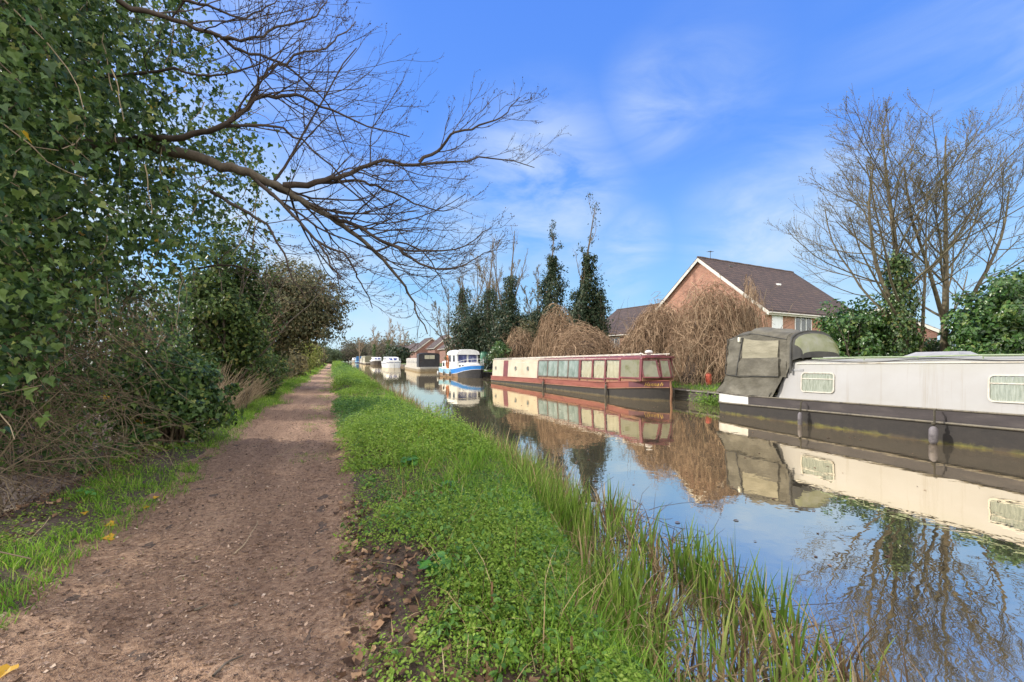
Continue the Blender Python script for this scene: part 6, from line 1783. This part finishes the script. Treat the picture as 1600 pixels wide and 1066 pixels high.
tufts(150, 2, 9, lambda y: path_l(y) + .05, lambda y: path_r(y), 7, .035, .005, lambda x, y: (NV2(x * 2, y * 2) > .75), .03)
tufts(420, 1.8, 22, lambda y: xl(y) + .35, xr_, 3, .36, .006, lambda x, y: .8, .05, mi=1, lean=.9, curl=.8)
tufts(500, 1.6, 9, lambda y: xl(y) + .3, xr_, 4, .14, .006, lambda x, y: .8, .04, mi=1, lean=1.3, curl=.6)
tufts(300, 2.4, 16, lambda y: xl(y) + .7, lambda y: xr_(y) - .3, 12, .28, .008, lambda x, y: (NV2(x * .7, y * .7) > .1), .05, curl=.7, segs=4)
gr = np_mesh('verge_grass', chunks, [M['grass'], M['dry_reed']]); tag(gr, 'short bright grass edging both sides of the towpath', 'grass', kind='stuff')
# small leaved herbs on the left verge
chunks = []
plants(3600, 2.2, 20, ll, lr, .08, .07, 7, .028, OVAL, 0, lambda x, y: .65 * (NV(x * 1.5, y * 1.5) > -.1))
plants(1500, 14, 130, ll, lr, .12, .16, 7, .034, OVAL, 0, lambda x, y: .8)
o = np_mesh('verge_herbs', chunks, [M['cleaver'], M['nettle']]); tag(o, 'low green herbs on the strip between hedge and towpath', 'ground cover', kind='stuff')

# reeds at the water's edge
chunks = []
def reeds(n, y0, y1, x0, x1, h, w, mi, lean=.16, curl=.25, pw=1.0, clump=.06, per=7, dens=None, segs=5, zb=None):
    X, Y = scatter(n, y0, y1, x0, x1, pw, q)
    if dens is not None: k = q.uniform(0, 1, n) < dens(X, Y); X, Y = X[k], Y[k]
    az0 = np.repeat(q.uniform(0, 2 * PI, len(X)), per)
    X, Y = np.repeat(X, per), np.repeat(Y, per); m = len(X); X = X + q.normal(size=m) * clump; Y = Y + q.normal(size=m) * clump
    B = np.stack([X, Y, np.maximum(terrain(X, Y), WATER - .06) - .02], 1)
    sc = 1 + np.clip(Y - 5, 0, 50) * .04
    V, F = blades(B, h * q.uniform(.45, 1.25, m), w * q.uniform(.6, 1.25, m) * sc, az0 + q.normal(size=m) * .9, np.abs(q.normal(size=m)) * lean, np.abs(q.normal(size=m)) * curl, segs, q)
    chunks.append((V, F, mi))


e = edge_x
rd = lambda x, y: .25 + .75 * (NV2(x * 1.2, y * 1.2) > -.25)
reeds(250, 1.3, 4.6, lambda y: e(y) - .15, lambda y: e(y) + .65 + .55 * (1 - sstep(y, 2.4, 4.2)) * sstep(y, 1.3, 2.3), .46, .022, 0, .13, .22, dens=rd, clump=.045)
reeds(90, 1.2, 3.0, lambda y: e(y) - .25, lambda y: e(y) + .3, .46, .022, 0, .4, 1.0, dens=rd, per=6)
reeds(230, 4.2, 8.0, lambda y: e(y) - .4, lambda y: e(y) + .22, .46, .014, 0, .2, .5, per=8, clump=.08)
reeds(260, 8, 26, lambda y: e(y) - .35, lambda y: e(y) + .12, .36, .012, 0, .15, .3, per=6, clump=.12, dens=lambda x, y: NV2(y * .5, y * .3) > -.5)
reeds(300, 24, 150, lambda y: e(y) - .35, lambda y: e(y) + .05, .45, .012, 0, .15, .3, per=5, clump=.2)
# last year's dead leaves
reeds(40, 1.6, 4.2, lambda y: e(y) + .7, lambda y: e(y) + 1.55 - .25 * y, .34, .02, 0, .2, .3, per=4, clump=.03)
reeds(280, 1.3, 5.0, lambda y: e(y) - .25, lambda y: e(y) + 1.15 - .5 * sstep(y, 3, 5), .40, .017, 1, .4, 1.4, per=4)
reeds(150, 1.2, 4.5, lambda y: e(y) - .35, lambda y: e(y) + .9, .42, .008, 1, 1.0, .5, per=3, clump=.1)
reeds(420, 4.5, 24, lambda y: e(y) - .4, lambda y: e(y) + .35, .52, .012, 1, .3, .8, per=5, clump=.1, dens=lambda x, y: NV2(y * .6 + 4, y * .4) > -.4)
reeds(320, 14, 80, lambda y: e(y) - .3, lambda y: e(y) + .12, .5, .012, 1, .3, .6, per=3, clump=.15)
o = np_mesh('reeds', chunks, [M['reed'], M['dry_reed']]); tag(o, 'green and straw coloured reeds growing in the water margin', 'reeds', kind='stuff')
ch = []
for i in range(150):
    y = 1.5 + 3.2 * q.uniform(); x = e(y) + q.uniform(-.1, 1.2); ch.append(chain((x, y, WATER + q.uniform(.0, .05)), (q.normal(), q.normal(), .06 * q.normal()), q.uniform(.2, .7), 6, .004, .002, .18, (0, 0, -.02), q))
for i in range(60):
    y = 5 + 7 * q.uniform(); x = e(y) + q.uniform(-.05, .6); ch.append(chain((x, y, WATER - .05), (q.normal() * .5, q.normal() * .5, 1), q.uniform(.25, .6), 6, .004, .002, .16, (0, 0, -.5), q))
o = np_mesh('drowned_stems', tubes(ch, 4), M['drowned']); tag(o, 'dark dead stems lying in the shallows among the reeds', 'dead stems', kind='stuff')

# leaves and specks afloat
n = 150; X = q.uniform(3.2, 12.0, n); Y = 2.5 + 16 * q.uniform(0, 1, n) ** 1.3
P = np.stack([X, Y, np.full(n, WATER + .004)], 1); V, F = leaves(P, np.array([0, 0, 1.]) + np.zeros(P.shape), q.uniform(.02, .07, n), OVAL, .04, None, q)
o = np_mesh('floating_leaves', [(V, F)], M['litter']); tag(o, 'dead leaves and specks floating on the still canal', 'floating leaves', kind='stuff')
# ---- litter, chips, single leaves, twigs ----------------------------------
n = 2600; X = q.uniform(.05, 2.0, n); Y = 1.5 + 3.4 * q.uniform(0, 1, n) ** 1.2; k = (q.uniform(0, 1, n) < 1.15 - bare(X, Y)) & (X < e(Y) - .3); X, Y = X[k], Y[k]
P = np.stack([X, Y, terrain(X, Y) + .012 + .02 * q.uniform(0, 1, len(X))], 1); V, F = leaves(P, np.array([0, 0, 1.]) + np.zeros(P.shape), q.uniform(.02, .075, len(P)), DRY, .4, None, q)
X = q.uniform(-5.6, -2.2, 9000); Y = 1.6 + 14 * q.uniform(0, 1, 9000) ** 1.3; P = np.stack([X, Y, terrain(X, Y) + .012], 1); V2, F2 = leaves(P, np.array([0, 0, 1.]) + np.zeros(P.shape), q.uniform(.02, .06, len(P)), DRY, .4, None, q)
o = np_mesh('leaf_litter', [(V, F), (V2, F2)], M['litter']); tag(o, 'brown dead leaves littering the bare soil of both verges', 'leaf litter', kind='stuff')
n = 22000; X, Y = scatter(n, 1.2, 16, lambda y: path_l(y) - .1, lambda y: path_r(y) + .25, 1.0, q)
P = np.stack([X, Y, pz(X, Y) + .003], 1); V, F = leaves(P, np.array([0, 0, 1.]) + np.zeros(P.shape), np.minimum(.005 + q.gamma(1.5, .0065, n), .038), DRY, .35, None, q)
n = 2600; X, Y = scatter(n, 1.2, 9, lambda y: path_l(y) - .1, lambda y: path_r(y) + .3, 1.0, q); cs = []
for x, y in zip(X, Y):
    a = q.uniform(0, 6.28); l = .01 + q.gamma(1.5, .014); z = float(pz(x, y)) + .004; cs.append((np.array([[x, y, z], [x + l * .5 * math.cos(a), y + l * .5 * math.sin(a), z + .004], [x + l * math.cos(a + .3), y + l * math.sin(a + .3), z]]), np.array([.0022, .0022, .0015])))
o = np_mesh('path_chips', [(V, F)] + tubes(cs, 4), M['chips']); tag(o, 'wood chips, bark scraps and grit strewn over the towpath', 'wood chips', kind='stuff')

GL = 'yellow fallen leaves beside the path'
def ground_pt(px, py, f=terrain):
    lo, hi = .8, 200
    for _ in range(60):
        m = (lo + hi) / 2; p_ = at(px, py, m)
        if p_[2] > f(p_[0], p_[1]): lo = m
        else: hi = m
    return at(px, py, lo)
for (px, py, s_, lab) in ((172, 824, .075, 'yellow leaf lying on the path edge near the left verge'), (170, 845, .085, 'yellow leaf with a long stalk lying just in front of another on the path'), (228, 796, .05, 'small yellow leaf out on the path beyond the others'), (132, 806, .055, 'orange yellow leaf caught in the left verge grass'), (10, 1056, .075, 'pale yellow leaf in the bottom left corner'), (765, 944, .07, 'pale green yellow leaf stuck on the right verge stem'), (243, 781, .05, 'greenish yellow leaf farthest up the path edge')):
    p = ground_pt(px, py); o = thing('fallen_leaf', lab, 'leaf', (p[0], p[1], p[2] + .012), group=GL)
    V, F = leaves(np.array([[0, 0, 0.012]]), [[0.2, -.35, 1]], s_, IVY, .12, None, q); np_mesh('blade', [(V, F)], M['yellow_leaf'], o, local=True)
    np_mesh('stalk', tubes([(np.array([[0, 0, .012], [-.03, .01, .008], [-.06, .0, .006]]) * s_ / .07, np.array([.0016, .0014, .001]))], 4), M['pale_twig'], o, local=True)
GTW = 'twigs dropped on the path'
for (px, py, L_, a, rr, lab) in ((395, 850, .40, 1.05, .0045, 'long curved twig lying across the middle of the path'), (380, 940, .14, .9, .008, 'short thick bark stub in the middle of the path'), (315, 953, .07, .1, .008, 'stubby dark twig left of the bark stub'), (455, 712, .45, .35, .006, 'dark twig lying across the path farther up'), (350, 1040, .16, 1.2, .007, 'pale twig at the bottom edge of the path'), (60, 850, .30, .4, .004, 'thin twig by the left verge grass')):
    p = ground_pt(px, py, pz); o = thing('twig', lab, 'twig', (p[0], p[1], p[2] + rr), group=GTW)
    np_mesh('stem', tubes([chain((-L_ / 2 * math.cos(a), -L_ / 2 * math.sin(a), 0), (math.cos(a), math.sin(a), .05), L_, 9, rr, rr * .5, .12, (0, 0, -.1), q)], 6), M['pale_twig'] if rr < .007 else M['bark'], o, smooth=True, local=True)
lg = ground_pt(36, 800); o = thing('log', 'pale broken log lying in the grass at the left verge', 'log', (lg[0], lg[1], lg[2] + .02))
np_mesh('wood', tubes([(np.array([[-.26, -.2, .0], [-.1, -.08, .035], [.06, .05, .05], [.2, .15, .045]]), np.array([.028, .036, .038, .030]))], 10), M['pale_twig'], o, smooth=True, local=True)
np_mesh('side_shoot', tubes([(np.array([[.1, .08, .05], [.3, .25, .06], [.6, .42, .03]]), np.array([.014, .010, .005]))], 6), M['pale_twig'], o, smooth=True, local=True)
for (px, py, h_, lean, lab) in ((768, 960, .20, (.02, .0), 'short broken brown stem standing among the cleavers'), (772, 880, .15, (.0, .0), 'thicker broken brown stem behind the short one'), (893, 1040, .16, (.05, 0), 'brown stem standing in the grass near the bottom edge')):
    p = ground_pt(px, py + 10); o = thing('broken_stem', lab, 'plant stem', tuple(p), group='broken stems on the right verge')
    np_mesh('stalk', tubes([chain((0, 0, -.03), (lean[0], lean[1], 1), h_ + .03, 6, .0075, .0065, .03, (0, 0, 0), q)], 8), M['stem_brown'], o, smooth=True, local=True)
    V, F = leaves(np.array([[.006, 0, h_ * .6]]), [[0, -1, .3]], .035, DRY, .3, None, q); np_mesh('dead_leaf', [(V, F)], M['litter'], o, local=True)
def dock(px, py, n_, s_, lab):
    p = ground_pt(px, py); o = thing('dock_plant', lab, 'plant', tuple(p), group='broad-leaved plants on the right verge'); a = np.linspace(0, 2 * PI, n_, endpoint=False) + q.normal(size=n_) * .25
    rad = q.uniform(.3, 1, n_) * s_ * 1.1; P = np.stack([rad * np.cos(a), rad * np.sin(a), .05 + .08 * q.uniform(0, 1, n_)], 1)
    V, F = leaves(P, np.stack([np.cos(a) * .35, np.sin(a) * .35, np.ones(n_)], 1), s_ * q.uniform(.6, 1.1, n_), BROAD, .2, None, q); np_mesh('leaves', [(V, F)], M['dock'], o, local=True)
    np_mesh('stalks', tubes([poly_chain([(0, 0, -.01), c * [.5, .5, .8], c], .003, .002, 6) for c in P], 4), M['cleaver'], o, local=True)
BROAD = (np.array([[0, 0, 0], [.36, .16, .06], [.46, .42, .09], [.30, .76, .05], [0, 1, -.05], [-.30, .76, .05], [-.46, .42, .09], [-.36, .16, .06], [0, .5, -.02]]) - [0, .45, 0], np.array([[0, 1, 8], [1, 2, 8], [2, 3, 8], [3, 4, 8], [4, 5, 8], [5, 6, 8], [6, 7, 8], [7, 0, 8]]))
M['dock'] = leaf_mat('dock_leaf', [(.045, .15, .025), (.08, .24, .04), (.12, .28, .06)], .35, .3, .5)
dock(680, 900, 16, .085, 'broad-leaved dock plant near the bottom of the right verge')
dock(640, 730, 26, .11, 'clump of pale broad leaves half way up the right verge')
dock(700, 770, 14, .09, 'smaller broad-leaved clump nearer the reeds')
dock(700, 690, 30, .10, 'tall dark green leafy clump beside the reeds')
dock(135, 782, 10, .06, 'shiny broad-leaved clump in the left verge grass')
